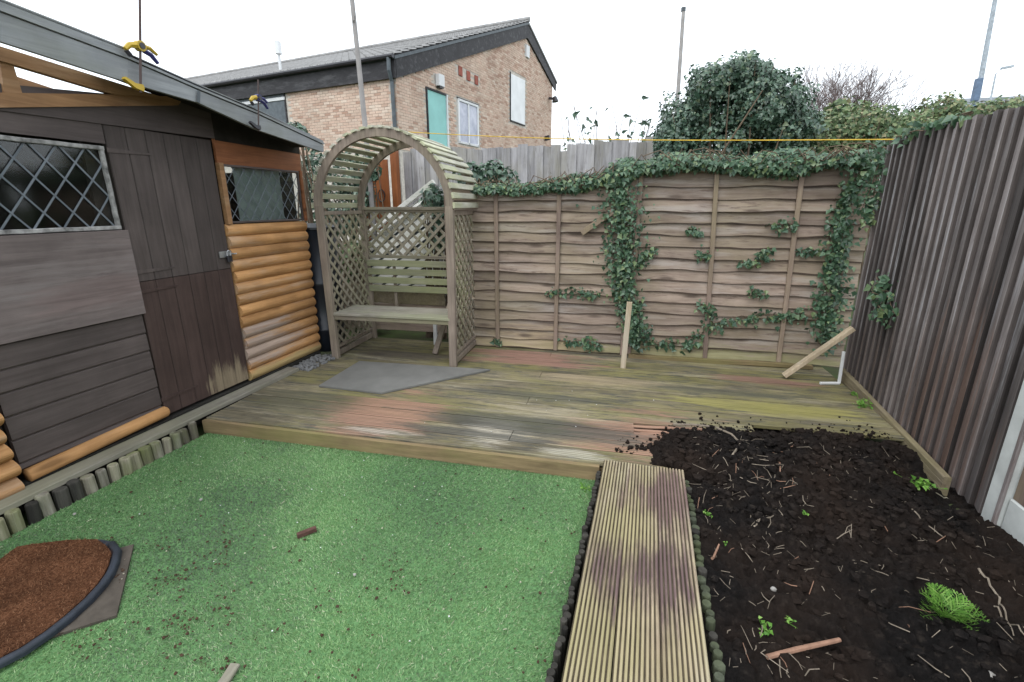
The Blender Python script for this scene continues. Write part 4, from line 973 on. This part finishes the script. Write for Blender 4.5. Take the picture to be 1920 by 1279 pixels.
# bare tree
def baretree():
    t = thing('bare_tree', 'leafless tree with fine twiggy crown beyond the hedge', 'tree', (4.3, 14, 0)); g = G(); g2 = G(); rr = random.Random(4)
    def grow(p, d, L, r, lv):
        e = p + d * L; m_ = p.lerp(e, .5) + Vector((rr.gauss(0, .05), rr.gauss(0, .05), 0)) * L
        (g if lv < 2 else g2).add(tube([p, m_, e], [r, r * .85, r * .7], 5 if lv < 2 else 3, False))
        if lv >= 6: return
        for k in range(3):
            nd = (d + Vector((rr.gauss(0, .5), rr.gauss(0, .5), rr.gauss(.25, .3)))).normalized()
            grow(p.lerp(e, rr.uniform(.7, 1)), nd, L * rr.uniform(.36, .5) if lv == 0 else L * rr.uniform(.55, .8), r * (.4 if lv < 1 else .62), lv + 1)
    for k in range(7): grow(Vector((4.25 + rr.gauss(0, .25), 14, 0)), Vector((rr.gauss(0, .1), rr.gauss(0, .1), 1)).normalized(), 2.35, .06, 0)
    part('trunk', g, M['twigp'], t); part('crown', g2, M['twigp'], t)
baretree()

# poles and washing line
pl = thing('grey_pole', 'tall thin grey pole rising behind the arbour', 'pole', (-3.33, 5.6, 0))
part('shaft', tube([(-3.31, 5.6, 0), (-3.327, 5.6, 2.4), (-3.369, 5.6, 3.75), (-3.375, 5.6, 4.4)], [.034, .031, .026, .024], 10), M['polegrey'], pl, True)
part('hook', tube([(-3.36, 5.57, 3.52), (-3.33, 5.55, 3.53), (-3.32, 5.55, 3.57)], .008, 5), M['polegrey'], pl)
a = Vector((1.74, 4.28, 1.955)); b = Vector((-3.327, 5.565, at(683, 243, 5.565).z))
solo('washing_line', tube([a.lerp(b, k / 24) - Vector((0, 0, .05 * math.sin(math.pi * k / 24))) for k in range(25)], .0045, 5), M['rope'], 'yellow rope washing line stretched across the garden above the back fence', 'washing line')
tp = thing('telegraph_pole', 'dark telegraph pole rising behind the ivy shrub', 'telegraph pole', (.93, 20, 0))
part('shaft', tube([(1.07, 20, 0), (.9, 20, 8.0)], [.09, .062], 8), M['polegrey'], tp); part('cap', tube([(.895, 20, 8.0), (.893, 20, 8.12)], .08, 8), M['greypanel'], tp)
l1 = thing('lamp_mast', 'tall pale lamp mast with blue box beyond the dark fence', 'lamp mast', (12.75, 25, 0))
part('shaft', tube([(12.8, 25, 0), (12.66, 25, 5.3), (12.4, 25, 9.8)], [.12, .1, .07], 8), M['lampg'], l1)
part('box', beam((12.52, 24.9, 5.5), (12.5, 24.9, 6.3), .2, .2, up=(0, 1, 0)), M['lampb'], l1); part('box', beam((12.62, 24.9, 4.6), (12.6, 24.9, 5.35), .22, .2, up=(0, 1, 0)), M['lampb'], l1)
l2 = thing('street_lamp', 'thin distant street lamp with a single head right of the mast', 'street lamp', (23.6, 45, 0))
part('shaft', tube([(23.65, 45, 0), (23.6, 45, 8.2), (23.5, 45, 10.4), (23.75, 45, 10.75)], [.1, .07, .05, .04], 6), M['lampg'], l2); part('lamp_head', beam((23.75, 45, 10.75), (24.4, 45, 10.85), .25, .14), M['lampg'], l2)
fh = thing('far_house', 'far house roof and red brick gable just above the dark fence', 'house', (29, 52, 0))
part('wall', box(25.6, 36, 50, 58, 0, 9.0), M['brickred'], fh); part('roof', plate([(24.6, 49.6, 9.0), (37, 49.6, 9.0), (37, 54, 10.4), (24.6, 54, 10.4)], .2, (0, -.3, 1)), M['greypanel'], fh)
part('window', box(26.2, 27.4, 49.95, 49.99, 7.4, 8.4), M['winpale'], fh)

# ================================================================ BRICK BUILDING
BC = Vector((-6.682, 13., 0)); bg_ = Vector((.184, .983, 0)).normalized(); bl = Vector((-bg_.y, bg_.x, 0))
def bp(u, v, z): p = BC + bg_ * u + bl * v; return Vector((p.x, p.y, z))
bd = thing('brick_building', 'buff brick building with dark fascia boards, tiled roof and turquoise boarded doorway', 'building', BC)
UR = 11.75
def gz(u): return 4.85 + (8.1 - 4.85) * min(1, max(0, u / 8.6)) if u < 8.6 else 8.1 - (8.1 - 6.9) * (u - 8.6) / (UR - 8.6)
part('wall', plate([bp(0, .012, -.04), bp(UR, .012, -.04), bp(UR, .012, 6.95), bp(8.6, .012, 8.2), bp(0, .012, 4.9)], .25, -bl), M['mortar'], bd, label='gable end wall')
part('wall', plate([bp(.012, 24, -.04), bp(.012, .014, -.04), bp(.012, .014, 4.9), bp(.012, 24, 4.9)], .25, -bg_), M['mortar'], bd, label='long side wall')
op_g = [(1.36, 2.52, 2.3, 4.86), (3.12, 4.56, 3.5, 4.9), (7.1, 8.56, 4.72, 6.55), (1.9, 2.2, 5.05, 5.28), (3.25, 3.5, 5.55, 5.85), (3.76, 4.0, 5.52, 5.82), (4.3, 4.55, 5.5, 5.8), (8.58, 8.9, 7.35, 7.85)]
op_s = [(4.24, 6.6, 3.3, 4.85)]
bricks = []
def course(fn, L, zlo, ztop, ops, nrm, along, z_lim=None):
    z = zlo; r = 0
    while z < 8.2:
        x = -(r % 2) * .1125
        while x < L:
            x0, x1 = max(x, 0) + .005, min(x + .225, L) - .005; x += .225
            if x1 - x0 < .04 or z + .07 > ztop((x0 + x1) / 2): continue
            if any(a < x1 and b > x0 and c < z + .07 and d > z for a, b, c, d in ops): continue
            bricks.append((fn, x0, x1, z, z + .065, R.uniform(0, .005)))
        z += .075; r += 1
course(lambda u, o, z: bp(u, .012 - o, z), UR, 3.0, gz, op_g, None, None)
course(lambda v, o, z: bp(.012 - o, v, z), 7.2, 3.0, lambda v: 4.83, op_s, None, None)
def brickvf(b, c=None):
    fn, x0, x1, z0, z1, j = b; o = .01 + j
    v = [fn(x0, 0, z0), fn(x1, 0, z0), fn(x1, 0, z1), fn(x0, 0, z1), fn(x0, o, z0), fn(x1, o, z0), fn(x1, o, z1), fn(x0, o, z1)]
    return v, [(4, 5, 6, 7), (0, 1, 5, 4), (1, 2, 6, 5), (2, 3, 7, 6), (3, 0, 4, 7)]
cv = Vector((0, 0, 1.5))
bricks.sort(key=lambda b: (b[0]((b[1] + b[2]) / 2, 0, b[3]) - cv).length + (3. if b[3] < 3.8 else 0))
for b in bricks[:290]: part('brick', brickvf(b), M['brick'], bd)
g = G()
for b in bricks[290:]: g.add(brickvf(b))
tag(part('brickwork', g, M['brick'], bd), kind='stuff')
# fascias
part('fascia', plate([bp(-.1, 24, 4.8), bp(-.1, -.06, 4.78), bp(-.1, -.06, 5.3), bp(-.1, 24, 5.3)], .06, -bg_), M['fasciablack'], bd)
part('barge_board', plate([bp(-.05, -.07, 4.78), bp(8.66, -.07, 8.07), bp(8.66, -.07, 8.72), bp(-.05, -.07, 5.42)], .06, -bl), M['fasciablack'], bd)
part('barge_board', plate([bp(8.662, -.072, 8.07), bp(12.05, -.072, 6.75), bp(12.1, -.072, 7.2), bp(8.662, -.072, 8.72)], .06, -bl), M['fasciablack'], bd)
part('roof_slab', plate([bp(-.12, 24, 5.3), bp(-.12, -.1, 5.3), bp(8.7, -.1, 8.64), bp(8.7, 24, 8.64)], .08, (0, 0, 1)), M['greypanel'], bd)
rr_ = part('roof_slab', plate([bp(8.7, 24, 8.66), bp(8.7, -.1, 8.66), bp(12.15, -.1, 7.15), bp(12.15, 24, 7.15)], .08, (0, 0, 1)), M['tile'], bd, label='far roof slope')
sl_ = (8.64 - 5.3) / 8.82; tiles = []
for c in range(27):
    for k in range(80):
        tiles.append((c, k))
def tilevf(c, k):
    u0 = -.16 + c * .328; v0 = -.12 + k * .3 + R.uniform(-.004, .004); lift = .012
    P = lambda u, v, h: bp(u, v, 5.3 + (u + .12) * sl_ + h)
    pr = [(0, .03), (.05, .075), (.1, .035), (.2, .03), (.25, .06), (.296, .03)]
    v = [P(u0, v0 + a, h + .03) for a, h in pr] + [P(u0 + .345, v0 + a, h - .005) for a, h in pr] + [P(u0, v0 + a, h - .01) for a, h in pr]
    f = []
    for i in range(5): f += [(i, i + 6, i + 7, i + 1), (i + 12, i, i + 1, i + 13)]
    return v, f
tiles.sort(key=lambda t: t[0] + t[1] * .7)
for c, k in tiles[:290]: part('roof_tile', tilevf(c, k), M['tile'], bd)
g = G()
for c, k in tiles[290:]: g.add(tilevf(c, k))
tag(part('roof_tiles', g, M['tile'], bd), kind='stuff')
part('ridge', tube([bp(8.7, -.12, 8.74), bp(8.7, 24, 8.74)], .1, 8), M['tile'], bd)
part('gutter', tube([bp(-.2, -.1, 5.28), bp(-.2, 24, 5.28)], .06, 8), M['blackm'], bd)
dp = part('downpipe', tube([bp(-.2, .05, 5.25), bp(-.2, .06, 4.95), bp(-.07, .09, 4.7), bp(-.07, .09, 0)], .055, 8), M['greypanel'], bd)
# openings in the gable
d_ = part('doorway', plate([bp(1.42, .004, 2.3), bp(2.44, .004, 2.3), bp(2.44, .004, 4.8), bp(1.42, .004, 4.8)], .03, -bl), M['teal'], bd, label='turquoise boarded doorway')
part('frame', beam(bp(2.48, .0, 2.3), bp(2.48, .0, 4.84), .07, .07, up=bl), M['whiteb'], d_); part('frame', beam(bp(1.39, .0, 2.3), bp(1.39, .0, 4.84), .05, .07, up=bl), M['fasciablack'], d_); part('lintel', beam(bp(1.36, .0, 4.83), bp(2.52, .0, 4.83), .06, .05), M['fasciablack'], d_)
w_ = part('window', plate([bp(3.2, .004, 3.5), bp(4.46, .004, 3.5), bp(4.46, .004, 4.83), bp(3.2, .004, 4.83)], .02, -bl), M['winpale'], bd)
for u0, z0, u1, z1 in ((3.18, 3.5, 3.18, 4.85), (4.46, 3.5, 4.46, 4.85), (3.16, 4.83, 4.5, 4.83), (3.16, 3.53, 4.5, 3.53), (3.82, 3.5, 3.82, 4.83)):
    part('frame', beam(bp(u0, .0, z0), bp(u1, .0, z1), .07, .06, up=bl), M['whiteb'], w_)
part('reveal', beam(bp(4.535, .03, 3.5), bp(4.535, .03, 4.87), .05, .03, up=bl), M['fasciablack'], w_); part('lintel', beam(bp(3.1, .01, 4.885), bp(4.58, .01, 4.885), .05, .035), M['fasciablack'], w_)
part('white_panel', plate([bp(7.15, -.03, 4.78), bp(8.5, -.03, 4.78), bp(8.5, -.03, 6.48), bp(7.15, -.03, 6.44)], .05, -bl), M['whiteb'], bd, label='white boarded up window')
part('panel_edge', beam(bp(7.13, -.01, 4.74), bp(7.13, -.01, 6.5), .05, .04, up=bl), M['fasciablack'], bd); part('panel_edge', beam(bp(7.1, -.01, 4.75), bp(8.55, -.01, 4.75), .05, .04), M['fasciablack'], bd)
wl_ = part('wall_light', beam(bp(2.03, -.08, 4.98), bp(2.03, -.08, 5.3), .3, .16, up=bl, ch=.02), M['whiteb'], bd); part('base', beam(bp(2.03, -.08, 4.93), bp(2.03, -.08, 4.975), .22, .12, up=bl), M['blackm'], wl_)
for u, z in ((3.37, 5.7), (3.88, 5.67), (4.42, 5.65)): part('air_vent', beam(bp(u, -.005, z - .14), bp(u, -.005, z + .14), .22, .03, up=bl), M['brickred'], bd)
part('white_vent', beam(bp(8.74, -.02, 7.38), bp(8.74, -.02, 7.82), .3, .08, up=bl), M['whiteb'], bd)
sc_ = part('wall_lamp', beam(bp(11.3, -.02, 6.3), bp(11.3, -.3, 6.25), .1, .1), M['blackm'], bd); part('lamp_shade', tube([bp(11.3, -.3, 6.35), bp(11.3, -.34, 6.12)], [.08, .16], 8), M['blackm'], sc_)
part('wall_lamp', beam(bp(10.9, -.02, 4.5), bp(10.9, -.25, 4.55), .14, .2), M['blackm'], bd)
w_ = part('window', plate([bp(.004, 6.6, 3.3), bp(.004, 4.28, 3.3), bp(.004, 4.28, 4.8), bp(.004, 6.6, 4.8)], .02, -bg_), M['greypanel'], bd, label='slate grey window panel beside the shed roof')
part('frame', beam(bp(.0, 6.6, 4.66), bp(.0, 4.26, 4.66), .05, .09), M['whiteb'], w_); part('frame', beam(bp(.0, 4.28, 3.3), bp(.0, 4.28, 4.8), .05, .05, up=bg_), M['fasciablack'], w_)
fl = part('flue', tube([bp(.6, 5.0, 5.5), bp(.6, 5.0, 6.15)], .045, 8), M['whiteb'], bd); part('cowl', tube([bp(.6, 5.0, 6.1), bp(.6, 5.0, 6.45)], .1, 8), M['whiteb'], fl)

# ================================================================ SMALL THINGS
mt = thing('doormat', 'half-moon brown coir doormat with dark rubber rim lying on the turf', 'doormat', (-2.3, .8, .012))
arc = [(-2.6, 1.17), (-2.552, 1.2), (-2.427, 1.262), (-2.3, 1.3), (-2.209, 1.303), (-2.13, 1.27), (-2.066, 1.213), (-2.02, 1.16), (-1.986, 1.105), (-1.955, 1.03), (-1.935, .945), (-1.928, .87), (-1.933, .8), (-1.966, .72), (-2.03, .62), (-2.12, .52), (-2.25, .44), (-2.36, .41)]
cen = Vector((-2.35, .82, 0))
inn = [tuple((Vector((x, y, 0)) + (cen - Vector((x, y, 0))).normalized() * (.036 if i > 3 else .012))[:2]) for i, (x, y) in enumerate(arc)]
part('rubber_base', prism(arc, .016, .024), M['rubber'], mt); 
def coirtop():
    v = [Vector((x, y, .034)) for x, y in inn]; g = G(); k = len(inn)
    v += [Vector((x, y, .02)) for x, y in inn]; g.add((v, [tuple(range(k - 1, -1, -1))] + [(i, (i + 1) % k, (i + 1) % k + k, i + k) for i in range(k)])); return g
part('coir_pad', coirtop(), M['coir'], mt)
def coirfibre():
    n = 16000; q = np.array(inn); x = rng.uniform(q[:, 0].min(), q[:, 0].max(), n); y = rng.uniform(q[:, 1].min(), q[:, 1].max(), n)
    ins = np.zeros(n, bool); j = len(q) - 1
    for i in range(len(q)):
        c = ((q[i, 1] > y) != (q[j, 1] > y)) & (x < (q[j, 0] - q[i, 0]) * (y - q[i, 1]) / (q[j, 1] - q[i, 1] + 1e-9) + q[i, 0]); ins ^= c; j = i
    x = x[ins]; y = y[ins]; n = len(x); a = rng.uniform(0, 6.28, n); l = rng.uniform(.006, .016, n); w = .0011
    V = np.stack([np.stack([x - np.sin(a) * w, y + np.cos(a) * w, np.full(n, .033)], 1), np.stack([x + np.sin(a) * w, y - np.cos(a) * w, np.full(n, .033)], 1), np.stack([x + np.cos(a) * l, y + np.sin(a) * l, .034 + rng.uniform(.001, .009, n)], 1)], 1).reshape(-1, 3)
    V -= np.array(org(mt)); o = link(bpy.data.objects.new('coir_fibres', npmesh('coir_fibres', V, np.arange(3 * n), 3, M['coirf']))); o.parent = mt; tag(o, kind='stuff')
M['coirf'] = leafm('coir_fibre', [(0, (.055, .023, .012)), (.6, (.15, .064, .031)), (1, (.3, .16, .09))], .9, .1, .1)
coirfibre()
rim = [(Vector((x, y, 0)) + (cen - Vector((x, y, 0))).normalized() * .016) for x, y in arc[4:]]
part('rim', tube([(p.x, p.y, .026) for p in rim], .0155, 8), M['rubber'], mt, True)
solo('old_board', prism([(-2.137, 1.325), (-1.81, 1.007), (-2.28, .55), (-2.61, .87)], .002, .0125), M['matbase'], 'thin dark old board sticking out from under the doormat', 'board')
solo('wood_offcut', beam((-1.45, 1.56, .016), (-1.395, 1.625, .018), .022, .024, n=3, wob=.002), M['darkwood'], 'short dark brown wood offcut lying alone on the turf', 'offcut')
solo('grey_stick', beam((-1.19, .8, .012), (-1.215, .955, .014), .035, .014, n=3, wob=.002), M['sill'], 'grey flat splinter of wood on the turf at the bottom edge', 'stick')
# flecks on the turf
g = G()
for k in range(150):
    x, y = R.uniform(TX0 + .05, TX1), R.uniform(.9, 2.35); r = R.uniform(.002, .0045)
    if R.random() < .6: a = R.uniform(0, 6.3); l = R.uniform(.005, .022); g.add(tube([(x, y, .016), (x + l * math.cos(a), y + l * math.sin(a), .018)], .0012, 3))
    else: g.add(blob((x, y, .016), r, k, (1, 1, .6), .3, 5, 3))
tag(part('straw_flecks', g, M['litter']), kind='stuff')
WF = G()
crumbc = [(R.gauss(-1.3, .5), R.gauss(1.15, .22)) for _ in range(40)]
g = G()
for k in range(800):
    if R.random() < .7: c_ = crumbc[int(R.random() ** 1.5 * len(crumbc))]; x, y = R.gauss(c_[0], .05), R.gauss(c_[1], .035)
    else: x, y = R.uniform(TX0, TX1), R.uniform(.8, 2.3)
    if not TX0 < x < TX1 or not .5 < y < 2.3: continue
    r = .0018 + .0055 * R.random() ** 2.5; g.add(blob((x, y, .013), r, k, (1, 1, .6), .4, 5, 3))
tag(part('soil_crumbs', g, M['crumb']), kind='stuff')
for k in range(46):
    x, y = R.uniform(-2.6, -.3), R.uniform(.95, 2.3)
    if k % 3 == 0: x, y = R.uniform(-2.5, .3), R.uniform(2.45, 3.6)
    WF.add(blob((x, y, .016 if k % 3 else .103), R.uniform(.002, .0042), k, (1, R.uniform(.5, 1), .6), .35, 5, 3))
tag(part('pale_flecks', WF, M['white_plastic']), kind='stuff')
for i, (px, py, lab) in enumerate([(377, 937, 'small pale stone chip on the turf before the doormat'), (140, 964, 'pale stone chip on the turf beside the shed edging'), (665, 1078, 'pale stone chip in the middle of the turf')]):
    p = Zp(px, py, .014); solo('stone_chip', blob(p, .008, i, (1, 1, .7), .25), M['stone'], lab, 'stone', 'pale stone chips on the turf')

# roots and sticks on the soil
def rootpath(a, b, bend=.02, seg=7, lift=.006):
    a = Vector(a); b = Vector(b); pr = Vector((-(b - a).y, (b - a).x, 0)); ph = R.uniform(-1, 1); out = []
    for k in range(seg + 1):
        t = k / seg; p = a.lerp(b, t) + pr * (ph * bend * 6 * t * (1 - t) + R.gauss(0, .03) * (1 if 0 < k < seg else 0) * .8); out.append(onsoil(p.x, p.y, lift + .008 * math.sin(math.pi * t)))
    return out
def stick(name, label, pix, r, mat, cat='root', group=None, lift=.006):
    q = [soilpx(*p) for p in pix]; pth = []
    for a, b in zip(q[:-1], q[1:]):
        for k in range(4): p = a.lerp(b, k / 4); pth.append(onsoil(p.x, p.y, lift))
    pth.append(onsoil(q[-1].x, q[-1].y, lift)); n = len(pth)
    return solo(name, tube(pth, [r * (1 - .5 * i / n) for i in range(n)], 6), mat, label, cat, group)
a, b = soilpx(1437, 1238), soilpx(1570, 1219); zz = max(float(soil_h(a.x + (b.x - a.x) * k / 8, a.y + (b.y - a.y) * k / 8)) for k in range(9)) + .004
solo('stick', tube([(a.x, a.y, zz), (a.x * .6 + b.x * .4, a.y * .6 + b.y * .4, zz + .003), (b.x, b.y, zz + .001)], [.0085, .009, .0075], 8), M['rootred'], 'thick straight reddish stick lying on the soil near the bottom edge', 'stick')
stick('root', 'long pale root curving down the soil toward the concrete post', [(1688, 932), (1702, 955), (1728, 980), (1772, 1002)], .0042, M['root'])
stick('root', 'forked pale root on the soil right of the green fern', [(1830, 1080), (1848, 1098), (1875, 1122), (1874, 1140), (1892, 1170), (1920, 1195)], .0045, M['root'])
stick('root', 'second strand of the forked root at the right edge of the soil', [(1862, 1145), (1884, 1165), (1900, 1195)], .0035, M['root'])
c_ = [Zp(1262, 796, .135), Zp(1300, 797, .15), Zp(1340, 801, .16), Zp(1372, 815, .165), Zp(1388, 832, .16), Zp(1372, 856, .14), Zp(1362, 862, .135)]
solo('root', tube(c_, .0065, 6), M['root'], 'long curved pale root arching over the broken deck edge', 'root')
stick('root', 'bent brown root standing in the upper left of the soil', [(1450, 852), (1462, 868), (1462, 890)], .0055, M['rootred'])
stick('root', 'pale bent root in the left middle of the soil', [(1414, 990), (1425, 978), (1450, 971)], .0045, M['root'])
stick('root', 'pale straight root ending by the small weed under the kick board', [(1738, 922), (1760, 930), (1780, 938)], .0035, M['litter'])
stick('root', 'orange brown chip of root beside the boardwalk edging', [(1335, 1050), (1347, 1030)], .006, M['rootred'])
for k in range(230):
    px, py = R.uniform(1290, 1900), R.uniform(800, 1275)
    if R.random() < .5: px = R.uniform(1300, 1500)
    if R.random() < .3: py = R.uniform(800, 920)
    p = soilpx(px, py)
    if not (.38 < p.x < 1.66 and p.y < 3.1) or float(soil_h(p.x, p.y)) < .03: continue
    a = R.uniform(0, 6.3); l = .022 + .085 * R.random() ** 2; q0 = onsoil(p.x, p.y, .004); q2 = onsoil(p.x + l * math.cos(a), p.y + l * math.sin(a), R.choice((.004, .006, .02)))
    q1 = q0.lerp(q2, R.uniform(.35, .65)) + Vector((R.gauss(0, .1) * l, R.gauss(0, .1) * l, 0)); q1.z = max(q1.z, float(soil_h(q1.x, q1.y)) + .004); r = R.uniform(.0011, .0023)
    solo('root', tube([q0, q1, q2], [r, r, r * .6], 4), M['root'] if R.random() < .8 else M['rootred'], 'short dry pale root lying loose among many on the dark soil', 'root', 'short dry roots scattered over the soil')
g = G()
for k in range(500):
    x, y = R.uniform(.38, 1.68), R.uniform(.8, 3.05)
    if float(soil_h(x, y)) < .03: continue
    a = R.uniform(0, 6.3); l = R.uniform(.008, .035); g.add(tube([onsoil(x, y, .004), onsoil(x + l * math.cos(a), y + l * math.sin(a), .006)], R.uniform(.0006, .0013), 3, False))
tag(part('root_fibres', g, M['root']), kind='stuff')
for px, py, r, lab in [(1450, 1107, .013, 'pale round pebble in the middle of the soil'), (1795, 1194, .013, 'grey pebble under the green fern'), (1848, 1268, .022, 'white stone at the bottom right of the soil'), (1637, 1170, .007, 'tiny white pebble left of the green fern')]:
    p = soilpx(px, py); solo('pebble', blob((p.x, p.y, p.z + r * .3), r, int(px), (1, .9, .7), .2, 8, 5), M['stone'], lab, 'stone', smooth=True)
p = onsoil(1.5, 3.1, .01); solo('red_scrap', blob(p, .012, 3, (1, 1, .6), .3), M['gate'], 'tiny red orange scrap where soil meets the deck', 'scrap')

# weeds
def frond(base, d, L, n, lw, g):
    """pinnate frond: rachis and paired leaflets"""
    d = Vector(d).normalized(); s = d.cross(Vector((0, 0, 1))).normalized(); pth = []
    for k in range(n + 1):
        t = k / n; pth.append(base + d * (L * t) + Vector((0, 0, -.35 * L * t * t)))
    g.add(tube(pth, .0012, 3, False))
    for k in range(2, n + 1):
        t = k / n; p = pth[k]; w = lw * math.sin(math.pi * min(.97, .15 + t * .8)) + .004
        for sg in (-1, 1):
            e = (s * sg * .8 + d * .55 + Vector((0, 0, R.uniform(-.1, .35)))).normalized(); q = d * .006
            tip = p + e * w; m1 = p + e * w * .5 + q * .6; m2 = p + e * w * .5 - q * .6
            g.add(([p, m2, tip, m1], [(0, 1, 2, 3)]))
            for sg2 in (-1, 1):
                e2 = (e + d * sg2 * .9).normalized(); b2 = p + e * w * .45
                g.add(([b2, b2 + e2 * w * .2 + e * .002, b2 + e2 * w * .45, b2 + e2 * w * .2 - e * .002], [(0, 1, 2, 3)]))
def fern(name, label, px, py, L, nf, up=.75, cat='weed', group=None):
    p = soilpx(px, py); t = thing(name, label, cat, p, group)
    for k in range(nf):
        a = 2 * math.pi * k / nf + R.uniform(-.2, .2); g = G(); el = R.uniform(.45, 1.3) * up
        frond(p.copy(), (math.cos(a), math.sin(a), el), L * R.uniform(.65, 1.1), 8, L * .36, g); part('frond', g, M['weed'], t)
    return t
fern('feathery_weed', 'bright green feathery weed growing alone in the lower right of the soil', 1772, 1158, .135, 17, 1.25)
def tuft(label, P0, n, h, sz, group='small weeds'):
    t = thing('weed', label, 'weed', P0, group); P = np.array(P0) + rng.normal(0, 1, (n, 3)) * np.array([h * .6, h * .6, 0]) + np.stack([np.zeros(n), np.zeros(n), rng.uniform(.1, 1, n) * h], 1)
    leafparts(t, P, np.tile(np.array([0, -.4, 1.]), (n, 1)), rng.uniform(.6, 1.2, n) * sz, WL, .1, .5)
    g = G()
    for q in P: g.add(tube([P0, Vector(q)], .001, 3, False))
    part('stem', g, M['weed'], t)
WL = me('weed_leaf', ([Vector((q[0] * .9, q[1], q[2])) for q in LX], [tuple(f) for f in LF.tolist()]), M['weed'])
tuft('leafy green weed in the soil below the end of the kick board', soilpx(1722, 912), 34, .045, .028)
tuft('green weed growing between the deck and the kick board', Zp(1618, 764, .1), 30, .05, .028)
tuft('small dark weed beside the kick board, behind the larger one', Zp(1598, 742, .1), 14, .03, .02)
tuft('small weed in the soil beside the boardwalk edging', soilpx(1328, 968), 16, .025, .016)
tuft('tiny weed left of the pale bent root in the soil', soilpx(1508, 966), 8, .02, .015)
tuft('grassy weed at the bottom left of the soil', soilpx(1435, 1190), 14, .03, .02)
tuft('tiny weed beside the orange brown chip of root', soilpx(1365, 1020), 9, .02, .014)
tuft('small weed in the soil above the thick straight stick', soilpx(1480, 1170), 9, .025, .016)
tuft('weed at the corner where turf, deck and boardwalk edging meet', Vector((-.2, 2.3, .0)), 14, .03, .018)

for o in bpy.data.objects:
    if 'org' in o: del o['org']
